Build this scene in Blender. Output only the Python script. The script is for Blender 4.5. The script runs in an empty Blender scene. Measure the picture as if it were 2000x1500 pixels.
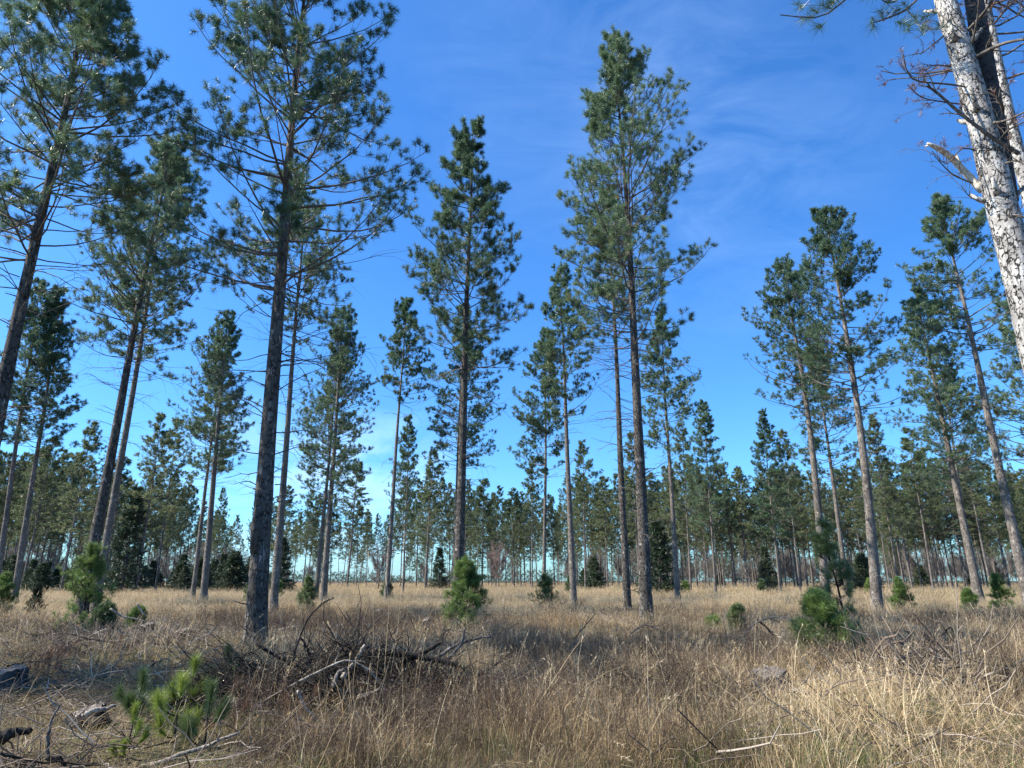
import bpy, math, random
import numpy as np
from mathutils import Vector, Matrix
R = math.radians
rng = np.random.default_rng(7)
sc = bpy.context.scene
col = sc.collection
# ------------------------------------------------------------------ camera
FPX, PITCH, EYE = 1330.0, R(16.1), 1.6
cd = bpy.data.cameras.new('camera'); cam = bpy.data.objects.new('camera', cd); col.objects.link(cam)
cam.location = (0, 0, EYE); cam.rotation_euler = (R(90)+PITCH, 0, 0)
cd.sensor_width = 36; cd.lens = FPX/2000*36; cd.clip_end = 6000; cd.clip_start = .1
sc.camera = cam
# ------------------------------------------------------------------ sky and sun
SUN_EL, SUN_AZ = R(46), R(-97)          # azimuth from the viewing direction (+Y), negative = left
w = bpy.data.worlds.new('World'); sc.world = w; w.use_nodes = True
nt = w.node_tree; nt.nodes.clear()
def N(t, ty, **k):
    n = t.nodes.new(ty)
    for a, b in k.items(): setattr(n, a, b)
    return n
def ramp(t, fac, stops, interp='LINEAR'):
    r = N(t, 'ShaderNodeValToRGB'); r.color_ramp.interpolation = interp
    e = r.color_ramp.elements
    while len(e) < len(stops): e.new(.5)
    for i, (p, c) in enumerate(stops):
        e[i].position = p; e[i].color = (*c, 1) if len(c) == 3 else c
    t.links.new(fac, r.inputs[0]); return r.outputs[0]
def mixc(t, fac, a, b, mode='MIX'):
    m = N(t, 'ShaderNodeMix', data_type='RGBA', blend_type=mode)
    for s, v in ((0, fac), (6, a), (7, b)):
        if hasattr(v, 'links'): t.links.new(v, m.inputs[s])
        else: m.inputs[s].default_value = v if s == 0 else (*v, 1)
    return m.outputs[2]
def math_(t, op, a, b=0.0):
    m = N(t, 'ShaderNodeMath', operation=op)
    for s, v in ((0, a), (1, b)):
        if hasattr(v, 'links'): t.links.new(v, m.inputs[s])
        else: m.inputs[s].default_value = v
    return m.outputs[0]
sky = N(nt, 'ShaderNodeTexSky', sky_type='NISHITA', sun_disc=False)
sky.sun_elevation = SUN_EL; sky.sun_rotation = SUN_AZ
sky.air_density = 1.0; sky.dust_density = .9; sky.ozone_density = 2.2; sky.altitude = 300
hsv = N(nt, 'ShaderNodeHueSaturation'); hsv.inputs['Saturation'].default_value = 1.17; hsv.inputs['Value'].default_value = 1.0
nt.links.new(sky.outputs[0], hsv.inputs['Color'])
tc = N(nt, 'ShaderNodeTexCoord')
mp = N(nt, 'ShaderNodeMapping'); mp.inputs['Scale'].default_value = (1.0, 2.0, 2.6); mp.inputs['Rotation'].default_value = (R(20), R(-28), R(35))
nt.links.new(tc.outputs['Generated'], mp.inputs[0])
n2 = N(nt, 'ShaderNodeTexNoise'); n2.inputs['Scale'].default_value = 6; n2.inputs['Detail'].default_value = 10; n2.inputs['Roughness'].default_value = .62; n2.inputs['Distortion'].default_value = .6
nt.links.new(mp.outputs[0], n2.inputs[0])
def veil(d, c0, c1, amt, lo, hi):         # a thin cirrus veil round the sky direction d
    dt = N(nt, 'ShaderNodeVectorMath', operation='DOT_PRODUCT'); nt.links.new(tc.outputs['Generated'], dt.inputs[0]); v = Vector(d).normalized(); dt.inputs[1].default_value = v
    m = ramp(nt, dt.outputs['Value'], [(c0, (0,)*3), (c1, (1,)*3)], 'EASE'); return math_(nt, 'MULTIPLY', math_(nt, 'MULTIPLY', m, ramp(nt, n2.outputs[0], [(lo, (0,)*3), (hi, (1,)*3)])), amt)
def rdir(px, py):
    x = (px-1000)/FPX; y = (750-py)/FPX; c, q = math.cos(PITCH), math.sin(PITCH); return (x, c-y*q, q+y*c)
cl = veil(rdir(1130, 170), .955, .995, .065, .34, .72)
for args in ((rdir(1390, 390), .97, .997, .075, .36, .74), (rdir(1500, 60), .955, .99, .035, .34, .74), (rdir(500, 985), .985, .999, .25, .40, .62), (rdir(735, 965), .99, .9993, .35, .38, .60)):
    cl = math_(nt, 'ADD', cl, veil(*args))
tint = mixc(nt, 1.0, hsv.outputs[0], (.70, 1.24, 1.72), 'MULTIPLY')
skyc = mixc(nt, cl, tint, (6.5, 9.0, 12.5))
bg = N(nt, 'ShaderNodeBackground'); bg.inputs[1].default_value = .081
out = N(nt, 'ShaderNodeOutputWorld'); nt.links.new(skyc, bg.inputs[0]); nt.links.new(bg.outputs[0], out.inputs[0])
sd = bpy.data.lights.new('sun', 'SUN'); sun = bpy.data.objects.new('sun', sd); col.objects.link(sun)
sd.energy = 5.0; sd.angle = R(.53); sd.color = (1, .93, .82)
sv = Vector((math.cos(SUN_EL)*math.sin(SUN_AZ), math.cos(SUN_EL)*math.cos(SUN_AZ), math.sin(SUN_EL)))
sun.rotation_euler = sv.to_track_quat('Z', 'Y').to_euler()
sc.view_settings.view_transform = 'Standard'; sc.view_settings.look = 'None'
sc.view_settings.exposure = 1.04; sc.view_settings.gamma = 1
sc.render.resolution_x = 1024; sc.render.resolution_y = 768
sc.render.engine = 'CYCLES'; sc.cycles.max_bounces = 5; sc.cycles.diffuse_bounces = 3; sc.cycles.transparent_max_bounces = 8

# ------------------------------------------------------------------ pixel <-> world (pixels of the 2000x1500 photograph)
def ray(px, py):
    x = (px-1000)/FPX; y = (750-py)/FPX
    c, s = math.cos(PITCH), math.sin(PITCH)
    return np.array([x, c - y*s, s + y*c])
def at(px, py, D):                        # point on the pixel's ray at horizontal distance D
    r = ray(px, py); return r*D/math.hypot(r[0], r[1]) + np.array([0, 0, EYE])
def elev(px, py):
    r = ray(px, py); return math.atan2(r[2], math.hypot(r[0], r[1]))
def pxof(x, y, z=0.0):                    # photo column and row of a world point (arrays)
    c, s = math.cos(PITCH), math.sin(PITCH)
    dz = z-EYE; dep = y*c + dz*s; up = -y*s + dz*c
    dep = np.maximum(dep, .01)
    return 1000+FPX*x/dep, 750-FPX*up/dep
def gz(x, y):                             # height of the ground
    x = np.asarray(x, float); y = np.asarray(y, float)
    d = np.hypot(x, y)
    z = .10*np.sin(x*.33+1.0)*np.sin(y*.27+.5) + .05*np.sin(x*.9+y*.5) + .03*np.sin(x*2.1-y*1.7+2)
    z = z*np.clip((d-2)/6, 0, 1)*np.clip((120-d)/60, 0, 1)
    return z
# ------------------------------------------------------------------ mesh helpers
class MB:
    def __init__(s): s.v = []; s.f = []; s.a = []; s.n = 0; s.mi = {}; s.cur = 0
    def add(s, v, f, a=None):             # v (n,3), f (m,3) or (m,4) int
        v = np.asarray(v, np.float32).reshape(-1, 3)
        s.v.append(v); s.mi[len(s.f)] = s.cur; s.f.append(np.asarray(f, np.int32)+s.n); s.n += len(v)
        s.a.append(np.zeros(len(v), np.float32) if a is None else np.asarray(a, np.float32).reshape(-1))
    def mesh(s, name, mat, smooth=False):
        v = np.concatenate(s.v)
        tot = np.concatenate([np.full(len(f), f.shape[1], np.int32) for f in s.f])
        lp = np.concatenate([f.reshape(-1) for f in s.f])
        st = np.concatenate([[0], np.cumsum(tot)[:-1]]).astype(np.int32)
        m = bpy.data.meshes.new(name)
        m.vertices.add(len(v)); m.vertices.foreach_set('co', v.reshape(-1))
        m.loops.add(len(lp)); m.loops.foreach_set('vertex_index', lp)
        m.polygons.add(len(tot)); m.polygons.foreach_set('loop_start', st); m.polygons.foreach_set('loop_total', tot)
        if smooth: m.polygons.foreach_set('use_smooth', np.ones(len(tot), bool))
        at_ = m.attributes.new('v', 'FLOAT', 'POINT'); at_.data.foreach_set('value', np.concatenate(s.a))
        m.update(calc_edges=True)
        for q in (mat if isinstance(mat, (list, tuple)) else [mat]): m.materials.append(q)
        if isinstance(mat, (list, tuple)):
            m.polygons.foreach_set('material_index', np.concatenate([np.full(len(f), s.mi.get(i, 0), np.int32) for i, f in enumerate(s.f)]))
        return m
def norm(a): return a/np.maximum(np.linalg.norm(a, axis=-1, keepdims=True), 1e-9)
def tubes(mb, P, rad, k=4, cap=True, val=None):      # P (B,N,3), rad (B,N)
    B, n, _ = P.shape
    T = norm(np.gradient(P, axis=1))
    ref = np.where(np.abs(T[..., 2:3]) > .85, np.array([1., 0, 0]), np.array([0, 0, 1.]))
    ref = np.broadcast_to(ref[:, n//2:n//2+1], T.shape)
    U = norm(np.cross(T, ref)); V = np.cross(T, U)
    a = np.arange(k)*2*np.pi/k
    ring = P[:, :, None]+rad[:, :, None, None]*(U[:, :, None]*np.cos(a)[None, None, :, None]+V[:, :, None]*np.sin(a)[None, None, :, None])
    idx = np.arange(B*n*k).reshape(B, n, k)
    q = np.stack([idx[:, :-1], np.roll(idx, -1, 2)[:, :-1], np.roll(idx, -1, 2)[:, 1:], idx[:, 1:]], -1).reshape(-1, 4)
    vv = None if val is None else np.repeat(val, n*k)
    mb.add(ring.reshape(-1, 3), q, vv)
    if cap and k > 4:
        for j in (0, n-1):
            f = idx[:, j] if j else idx[:, j, ::-1]
            mb.f.append((f + (mb.n - B*n*k)).astype(np.int32))
def link(name, mesh, parent=None, loc=None):
    o = bpy.data.objects.new(name, mesh); col.objects.link(o)
    if parent: o.parent = parent
    if loc is not None: o.location = loc
    return o
def tag(o, label=None, cat=None, group=None, kind=None):
    if label: o['label'] = label
    if cat: o['category'] = cat
    if group: o['group'] = group
    if kind: o['kind'] = kind
    return o
def empty(name, loc=(0, 0, 0)):
    o = bpy.data.objects.new(name, None); col.objects.link(o); o.location = loc; o.empty_display_size = .2; return o
# ------------------------------------------------------------------ materials
def newmat(name):
    m = bpy.data.materials.new(name); m.use_nodes = True
    t = m.node_tree; b = t.nodes['Principled BSDF']; return m, t, b
def foliage_mat(name, dark, light, dead=None, trans=.25, rough=.42):
    m, t, b = newmat(name)
    a = N(t, 'ShaderNodeAttribute', attribute_name='v')
    oi = N(t, 'ShaderNodeObjectInfo')
    base = ramp(t, a.outputs['Fac'], [(0, dark), (.8, light), (1, dead or light)])
    h = N(t, 'ShaderNodeHueSaturation'); t.links.new(base, h.inputs['Color'])
    mr = N(t, 'ShaderNodeMapRange'); t.links.new(oi.outputs['Random'], mr.inputs[0]); mr.inputs[3].default_value = .82; mr.inputs[4].default_value = 1.2
    t.links.new(mr.outputs[0], h.inputs['Value'])
    mr2 = N(t, 'ShaderNodeMapRange'); t.links.new(oi.outputs['Random'], mr2.inputs[0]); mr2.inputs[3].default_value = .512; mr2.inputs[4].default_value = .485
    t.links.new(mr2.outputs[0], h.inputs['Hue'])
    t.links.new(h.outputs[0], b.inputs['Base Color'])
    b.inputs['Roughness'].default_value = rough; b.inputs['Specular IOR Level'].default_value = .55
    tr = N(t, 'ShaderNodeBsdfTranslucent'); t.links.new(h.outputs[0], tr.inputs[0])
    mx = N(t, 'ShaderNodeMixShader'); mx.inputs[0].default_value = trans
    o = t.nodes['Material Output']; t.links.new(b.outputs[0], mx.inputs[1]); t.links.new(tr.outputs[0], mx.inputs[2]); t.links.new(mx.outputs[0], o.inputs[0])
    return m
def bark_mat(name, dark, mid, pale, sc_=1.0, thr=.5, flecks=False, bump=.5):
    m, t, b = newmat(name)
    tc = N(t, 'ShaderNodeTexCoord')
    mp = N(t, 'ShaderNodeMapping'); mp.inputs['Scale'].default_value = (1, 1, .38); t.links.new(tc.outputs['Object'], mp.inputs[0])
    v = N(t, 'ShaderNodeTexVoronoi', feature='DISTANCE_TO_EDGE'); v.inputs['Scale'].default_value = 15*sc_
    nz = N(t, 'ShaderNodeTexNoise'); nz.inputs['Scale'].default_value = 9*sc_; nz.inputs['Detail'].default_value = 8; nz.inputs['Roughness'].default_value = .65
    dn = N(t, 'ShaderNodeTexNoise'); dn.inputs['Scale'].default_value = 14*sc_; dn.inputs['Detail'].default_value = 3
    t.links.new(mp.outputs[0], dn.inputs[0])
    wp = N(t, 'ShaderNodeVectorMath', operation='MULTIPLY_ADD'); t.links.new(dn.outputs['Color'], wp.inputs[0]); wp.inputs[1].default_value = (.09/sc_,)*3; t.links.new(mp.outputs[0], wp.inputs[2])
    t.links.new(wp.outputs[0], v.inputs[0]); t.links.new(mp.outputs[0], nz.inputs[0])
    c = ramp(t, nz.outputs[0], [(.32, mid), (thr, mid), (thr+.12, pale)])
    fis = ramp(t, v.outputs[0], [(.0, (.0,)*3), (.14 if not flecks else .09, (1,)*3)])
    brk = N(t, 'ShaderNodeTexNoise'); brk.inputs['Scale'].default_value = 7*sc_; brk.inputs['Detail'].default_value = 5; t.links.new(tc.outputs['Object'], brk.inputs[0])
    fis = mixc(t, ramp(t, brk.outputs[0], [(.46, (0,)*3), (.60, (1,)*3)]), fis, (1, 1, 1)) if not flecks else mixc(t, ramp(t, brk.outputs[0], [(.44, (0,)*3), (.54, (1,)*3)]), fis, (1, 1, 1))
    c = mixc(t, fis, dark, c)
    if flecks:
        n3 = N(t, 'ShaderNodeTexNoise'); n3.inputs['Scale'].default_value = 26*sc_; n3.inputs['Detail'].default_value = 4; n3.inputs['Roughness'].default_value = .6
        t.links.new(tc.outputs['Object'], n3.inputs[0])
        f2 = ramp(t, n3.outputs[0], [(.555, (1,)*3), (.60, (0,)*3)])
        c = mixc(t, f2, tuple(x*1.1 for x in dark), c)
    big = N(t, 'ShaderNodeTexNoise'); big.inputs['Scale'].default_value = 1.1; big.inputs['Detail'].default_value = 3; t.links.new(tc.outputs['Object'], big.inputs[0])
    h = N(t, 'ShaderNodeHueSaturation'); t.links.new(c, h.inputs['Color'])
    mr = N(t, 'ShaderNodeMapRange'); t.links.new(big.outputs[0], mr.inputs[0]); mr.inputs[1].default_value = .3; mr.inputs[2].default_value = .7; mr.inputs[3].default_value = .65; mr.inputs[4].default_value = 1.25
    t.links.new(mr.outputs[0], h.inputs['Value']); t.links.new(h.outputs[0], b.inputs['Base Color'])
    b.inputs['Roughness'].default_value = .85; b.inputs['Specular IOR Level'].default_value = .2
    bp = N(t, 'ShaderNodeBump'); bp.inputs['Strength'].default_value = bump; bp.inputs['Distance'].default_value = .03
    hs = math_(t, 'ADD', fis, math_(t, 'MULTIPLY', nz.outputs[0], .8)); t.links.new(hs, bp.inputs['Height']); t.links.new(bp.outputs[0], b.inputs['Normal'])
    return m
def straw_mat(name, stops, trans=.3, rough=.6, patch=None):
    m, t, b = newmat(name)
    a = N(t, 'ShaderNodeAttribute', attribute_name='v')
    c = ramp(t, a.outputs['Fac'], stops)
    tc = N(t, 'ShaderNodeNewGeometry')
    nz = N(t, 'ShaderNodeTexNoise'); nz.inputs['Scale'].default_value = .35; nz.inputs['Detail'].default_value = 4; t.links.new(tc.outputs['Position'], nz.inputs[0])
    h = N(t, 'ShaderNodeHueSaturation'); t.links.new(c, h.inputs['Color'])
    mr = N(t, 'ShaderNodeMapRange'); t.links.new(nz.outputs[0], mr.inputs[0]); mr.inputs[1].default_value = .3; mr.inputs[2].default_value = .7; mr.inputs[3].default_value = .7; mr.inputs[4].default_value = 1.25
    t.links.new(mr.outputs[0], h.inputs['Value']); c = h.outputs[0]
    t.links.new(c, b.inputs['Base Color']); b.inputs['Roughness'].default_value = rough; b.inputs['Specular IOR Level'].default_value = .3
    tr = N(t, 'ShaderNodeBsdfTranslucent'); t.links.new(c, tr.inputs[0])
    mx = N(t, 'ShaderNodeMixShader'); mx.inputs[0].default_value = trans
    o = t.nodes['Material Output']; t.links.new(b.outputs[0], mx.inputs[1]); t.links.new(tr.outputs[0], mx.inputs[2]); t.links.new(mx.outputs[0], o.inputs[0])
    return m
M_NEED = foliage_mat('pine_needles', (.058, .108, .056), (.165, .25, .125), (.25, .22, .08), .36, .38)
M_SAP = foliage_mat('sapling_needles', (.075, .125, .028), (.22, .32, .075), (.25, .29, .08), .32)
M_SPR = foliage_mat('spruce_needles', (.025, .045, .02), (.075, .11, .05), None, .2)
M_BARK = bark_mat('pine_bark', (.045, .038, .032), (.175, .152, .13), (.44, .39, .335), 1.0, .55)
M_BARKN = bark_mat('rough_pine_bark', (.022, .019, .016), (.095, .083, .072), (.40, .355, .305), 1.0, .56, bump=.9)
M_PALE = bark_mat('pale_flaky_bark', (.035, .03, .026), (.32, .30, .275), (.56, .535, .49), 1.3, .47, True, 1.0)
M_DARKB = bark_mat('dark_scaly_bark', (.02, .018, .016), (.075, .062, .055), (.15, .125, .11), 1.3, .6, True, .7)
M_TWIG = bark_mat('grey_twig_bark', (.05, .043, .037), (.13, .113, .098), (.22, .19, .165), 2, bump=.2)
M_DEADW = bark_mat('weathered_dead_wood', (.05, .042, .036), (.16, .135, .115), (.40, .35, .29), 2, .52, bump=.5)
M_DARKW = bark_mat('dark_wood', (.010, .009, .008), (.034, .028, .023), (.10, .082, .066), 2, .6, bump=.5)  # very dark brown wood for sticks, logs, stumps and thin stems
M_PALEW = bark_mat('bare_bleached_wood', (.30, .25, .19), (.55, .48, .38), (.72, .65, .53), 2, .5, bump=.2)
M_PALES = bark_mat('grey_bleached_stick', (.12, .10, .08), (.33, .28, .22), (.52, .46, .37), 2, .5, bump=.3)
M_RUST = foliage_mat('rusty_dead_needles', (.11, .055, .028), (.24, .125, .06), None, .2)
M_GRASS = straw_mat('dry_straw_grass', [(0, (.12, .075, .038)), (.3, (.31, .215, .11)), (.7, (.52, .385, .21)), (1, (.80, .65, .42))], .35)
M_WEED = straw_mat('brown_weed_stalks', [(0, (.035, .022, .015)), (.5, (.105, .068, .044)), (.85, (.26, .18, .115)), (1, (.62, .53, .42))], .2)
M_SHORT = straw_mat('short_matted_grass', [(0, (.14, .09, .05)), (.35, (.30, .215, .12)), (.7, (.37, .30, .15)), (.85, (.13, .17, .05)), (1, (.10, .16, .04))], .3)
M_LITTER = straw_mat('twig_litter', [(0, (.035, .026, .02)), (.5, (.11, .085, .065)), (.85, (.20, .15, .11)), (1, (.42, .36, .29))], 0.0, .8)
M_HARD = straw_mat('bare_hardwood_twigs', [(0, (.13, .115, .10)), (1, (.28, .25, .22))], 0.0, .8)
M_REDT = straw_mat('reddish_bare_twigs', [(0, (.15, .105, .09)), (1, (.30, .22, .19))], 0.0, .8)
# ------------------------------------------------------------------ ground
def ground():
    m, t, b = newmat('leaf_litter_soil')
    g = N(t, 'ShaderNodeNewGeometry')
    n1 = N(t, 'ShaderNodeTexNoise'); n1.inputs['Scale'].default_value = .5; n1.inputs['Detail'].default_value = 6
    n2 = N(t, 'ShaderNodeTexNoise'); n2.inputs['Scale'].default_value = 22; n2.inputs['Detail'].default_value = 8; n2.inputs['Roughness'].default_value = .7
    for n in (n1, n2): t.links.new(g.outputs['Position'], n.inputs[0])
    c = ramp(t, n2.outputs[0], [(.3, (.03, .021, .013)), (.5, (.09, .063, .038)), (.7, (.22, .165, .10))])
    gr = ramp(t, n2.outputs[0], [(.3, (.03, .035, .015)), (.7, (.13, .14, .05))])
    c = mixc(t, math_(t, 'MULTIPLY', ramp(t, n1.outputs[0], [(.5, (0,)*3), (.62, (1,)*3)]), .7), c, gr)
    t.links.new(c, b.inputs['Base Color']); b.inputs['Roughness'].default_value = .95
    bp = N(t, 'ShaderNodeBump'); bp.inputs['Strength'].default_value = .8; bp.inputs['Distance'].default_value = .06
    t.links.new(n2.outputs[0], bp.inputs['Height']); t.links.new(bp.outputs[0], b.inputs['Normal'])
    r = np.concatenate([[0], np.linspace(2, 40, 90), np.geomspace(42, 4500, 40)])
    a = np.linspace(0, 2*np.pi, 241)[:-1]
    X = r[:, None]*np.sin(a); Y = r[:, None]*np.cos(a)
    V = np.stack([X, Y, gz(X, Y)], -1); idx = np.arange(V.shape[0]*240).reshape(-1, 240)
    nx = np.roll(idx, -1, 1)
    q = np.stack([idx[1:-1], idx[2:], nx[2:], nx[1:-1]], -1).reshape(-1, 4)
    tri = np.stack([idx[0], idx[1], nx[1]], -1)
    mb = MB(); mb.add(V, q); mb.f.append(tri.astype(np.int32))
    tag(link('ground', mb.mesh('ground', m, True)), kind='structure')
ground()
# ------------------------------------------------------------------ pine generator
def needles(mb, pos, dr, size, n, wd, g, spread=(28, 78), val=None, dens_back=.9):
    S = len(pos)
    if S == 0: return
    dr = norm(dr)
    ref = np.where(np.abs(dr[:, 2:3]) > .9, np.array([1., 0, 0]), np.array([0, 0, 1.]))
    U = norm(np.cross(dr, ref)); V = np.cross(dr, U)
    off = g.uniform(-dens_back, .35, (S, n))*size[:, None]
    ph = g.uniform(0, 2*np.pi, (S, n)); th = np.radians(g.uniform(spread[0], spread[1], (S, n)))
    ln = size[:, None]*g.uniform(.7, 1.1, (S, n))
    b = pos[:, None]+dr[:, None]*off[..., None]
    perp = U[:, None]*np.cos(ph)[..., None]+V[:, None]*np.sin(ph)[..., None]
    nd = dr[:, None]*np.cos(th)[..., None]+perp*np.sin(th)[..., None]
    tip = b+nd*ln[..., None]; tip[..., 2] -= ln*.06
    side = norm(np.cross(nd, g.normal(size=(S, n, 3))))*wd
    vv = np.stack([b-side, b+side, tip], 2).reshape(-1, 3)
    v0 = g.uniform(0, .75, S) if val is None else val
    va = np.repeat(np.clip(v0[:, None]+g.uniform(-.12, .12, (S, n)), 0, 1).reshape(-1), 3)
    mb.add(vv, np.arange(len(vv)).reshape(-1, 3), va)
def interp(P, s):                          # P (B,N,3), s (B,K) in 0..1 -> points, tangents
    n = P.shape[1]; f = np.clip(s, 0, .9999)*(n-1); i = f.astype(int); u = (f-i)[..., None]
    bi = np.arange(len(P))[:, None]
    a = P[bi, i]; b = P[bi, i+1]; return a*(1-u)+b*u, norm(b-a)
def arcs(p0, az, el0, el1, L, n, g, wob=.12, pw=1.4):
    B = len(L); s = np.linspace(0, 1, n-1)
    el = el0[:, None]+(el1-el0)[:, None]*s[None]**pw+g.normal(0, wob, (B, n-1))
    a = az[:, None]+np.cumsum(g.normal(0, wob, (B, n-1)), 1)
    st = np.stack([np.cos(el)*np.cos(a), np.cos(el)*np.sin(a), np.sin(el)], -1)*(L/(n-1))[:, None, None]
    return np.concatenate([p0[:, None], p0[:, None]+np.cumsum(st, 1)], 1)
def pine(seed, H, cb, Rc, r0, lod, bend=(0, 0), dead=18, full=1.0, bushy=1.0, nl=None, topw=.12, droop=0, ws=1.0, lodx=None):
    g = np.random.default_rng(seed)
    LO = {0: dict(n=54, w=.0050, tw=14, sub=3, seg=16, bn=7, nl=.18), 1: dict(n=26, w=.011, tw=12, sub=3, seg=10, bn=6, nl=.20),
          2: dict(n=13, w=.022, tw=7, sub=3, seg=7, bn=4, nl=.27)}[lod]
    if lodx: LO.update(lodx)
    nl = nl or LO['nl']
    ph = g.uniform(0, 6.28, 4)
    def axis(z):
        f = z/H
        return np.stack([bend[0]*np.sin(np.pi*f)+.05*np.sin(f*9+ph[0])*f, bend[1]*np.sin(np.pi*f)+.05*np.sin(f*8+ph[1])*f, z], -1)
    def rad(z): f = z/H; return r0*(.93*(1-f)**.85+.03)*(1+.55*np.exp(-z/(.016*H)))
    tb = MB(); z = np.concatenate([[-.3], np.linspace(0, min(1.2, H*.15), 5), np.linspace(min(1.8, H*.2), H, 34 if lod < 2 else 14)])
    rr = rad(np.maximum(z, 0))*(1+g.normal(0, .025, len(z)))
    tubes(tb, axis(np.maximum(z, 0)*1.0)[None]+np.array([0, 0, 1])*np.minimum(z, 0)[None, :, None], rr[None], LO['seg'])
    # live branches
    zb = max(cb-.075, .05)*H; zs = []; zc = zb
    while zc < H-.25*H/22:
        zs += [zc+g.normal(0, .05) for _ in range(g.integers(4, 7) if lod < 2 else g.integers(3, 6))]
        zc += g.uniform(.36, .62)*H/22*ws
    zs = np.minimum(np.array(zs), H-.12); t = np.clip((zs-zb)/(H-zb), 0, 1); B = len(zs)
    az = g.uniform(0, 2*np.pi, B)
    if ws > 1: zs = np.maximum(zs, .05)
    prof = np.minimum(1, .70+1.5*t)*((1-t)**.86*(1-topw)+topw)
    L = Rc*prof*(g.uniform(.5, 1.15, B) if ws <= 1 else g.uniform(.3, 1.25, B))
    L = L*(1+.16*np.cos(az-g.uniform(0, 6.28))+.10*np.cos(2*az+zs*.8))
    long_ = (g.random(B) < .06) & (t < .6); L[long_] *= 1.25
    el0 = np.radians(8+34*t**1.2+g.normal(0, 10, B)-droop); el1 = el0+np.radians(g.uniform(12, 42, B)*(1-.4*t))
    L = L/np.cos((el0+el1)/2)*np.where(t > .85, .85, 1)
    L = np.minimum(L, (H-zs)*.66+.02*H)
    P = arcs(axis(zs), az, el0, el1, L, LO['bn'], g, .07)
    bb = MB(); s = np.linspace(0, 1, LO['bn'])
    br = np.minimum((.005+.0075*L), .04)*(1 if lod < 2 else 1.3)
    tubes(bb, P, br[:, None]*(1-s*.8)[None], 5 if lod == 0 else (4 if lod == 1 else 3), cap=False)
    # twigs
    K = LO['tw']; s0 = np.where(t < .3, .38, np.where(t < .7, .25, .12))
    sk = s0[:, None]+(1-s0)[:, None]*((np.arange(K)+.5)/K)[None]+g.normal(0, .03, (B, K)); sk = np.clip(sk, .08, .99)
    tp, td = interp(P, sk)
    sgn = np.where((np.arange(K) % 2)[None] == 0, 1, -1)*np.where(g.random((B, 1)) < .5, 1, -1)
    taz = np.arctan2(td[..., 1], td[..., 0])+sgn*np.radians(g.uniform(25, 62, (B, K)))
    tel = np.arcsin(np.clip(td[..., 2], -1, 1))+np.radians(g.uniform(-22, 42, (B, K)))
    TL = (L[:, None]*.34*(1.12-sk)+.10)*g.uniform(.7, 1.25, (B, K))
    keep = (g.random((B, K)) < full*np.where(t < .15, .62, np.where(t > .86, .5, .94))[:, None]).reshape(-1)
    tp = tp.reshape(-1, 3)[keep]; taz = taz.reshape(-1)[keep]; tel = tel.reshape(-1)[keep]; TL = TL.reshape(-1)[keep]
    TP = arcs(tp, taz, tel, tel+np.radians(g.uniform(5, 35, len(TL))), TL, 4, g, .12)
    if lod < 2: tubes(bb, TP, np.full((len(TL), 1), .0055 if lod == 0 else .008)*np.array([[1, .85, .7, .5]]), 3, cap=False)
    # shoots: twig ends, sides of the twigs, branch ends
    pos = [TP[:, -1], P[:, -1]]; dr = [TP[:, -1]-TP[:, -2], P[:, -1]-P[:, -2]]
    if LO['sub'] > 1:
        k2 = LO['sub']-1
        ss = g.uniform(.35, .95, (len(TL), k2)); p2, d2 = interp(TP, ss)
        d2 = norm(d2*.8+g.normal(0, .45, d2.shape)+np.array([0, 0, .25])); st = g.uniform(.08, .26, d2.shape[:2]+(1,))*(TL[:, None, None]/.6+.35).clip(0, 1.2)
        q2 = p2+d2*st; kk = (g.random(q2.shape[:2]) < .9).reshape(-1)
        pos.append(q2.reshape(-1, 3)[kk]); dr.append(d2.reshape(-1, 3)[kk])
        if lod == 0:
            pp = np.stack([p2, p2+d2*st*.5, q2], 2).reshape(-1, 3, 3)[kk]
            tubes(bb, pp, np.full((len(pp), 1), .0035)*np.ones((1, 3)), 3, cap=False)
    # brush-like tips higher up: second shoot behind the tip
    up = t > .45
    e = P[up]; pos.append(e[:, -1]*.72+e[:, -2]*.28); dr.append(e[:, -1]-e[:, -2])
    e = P[t > .6]; pos.append(e[:, -1]*.4+e[:, -2]*.6); dr.append(e[:, -1]-e[:, -2])
    top = axis(np.array([H-.35, H-.18, H])); pos.append(top); dr.append(np.tile([0, 0, 1.], (3, 1)))
    pos = np.concatenate(pos); dr = np.concatenate(dr)
    size = nl*g.uniform(.8, 1.18, len(pos))*bushy
    fb = MB(); val = np.clip(g.normal(.42, .2, len(pos)), 0, .8)
    hz = (pos[:, 2]-zb)/(H-zb); old = (g.random(len(pos)) < .07*(hz < .5)); val[old] = g.uniform(.8, 1, old.sum())
    needles(fb, pos, dr, size, LO['n'], LO['w'], g, spread=(30, 88), val=val, dens_back=.5)
    # dead branches under the crown
    tb.cur = 1
    nd = dead
    if nd:
        zd = np.sort(zb-(g.random(nd)**1.3)*(.30*H)); zd = np.concatenate([zd, g.uniform(.12*H, zb, max(2, nd//4))]); nd = len(zd)
        f = 1-(zb-zd)/(zb)
        DL = Rc*(.25+.65*np.clip(f, 0, 1)**2)*g.uniform(.35, 1.0, nd); a0 = g.uniform(0, 6.28, nd)
        e0 = np.radians(g.normal(8, 14, nd)); DP = arcs(axis(zd), a0, e0, e0-np.radians(g.uniform(-15, 45, nd)), DL, 6, g, .14)
        s = np.linspace(0, 1, 6)
        tubes(tb, DP, np.full((nd, 1), .015 if lod < 2 else .022)*(1-.8*s)[None], 4 if lod < 2 else 3, cap=False)
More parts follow.
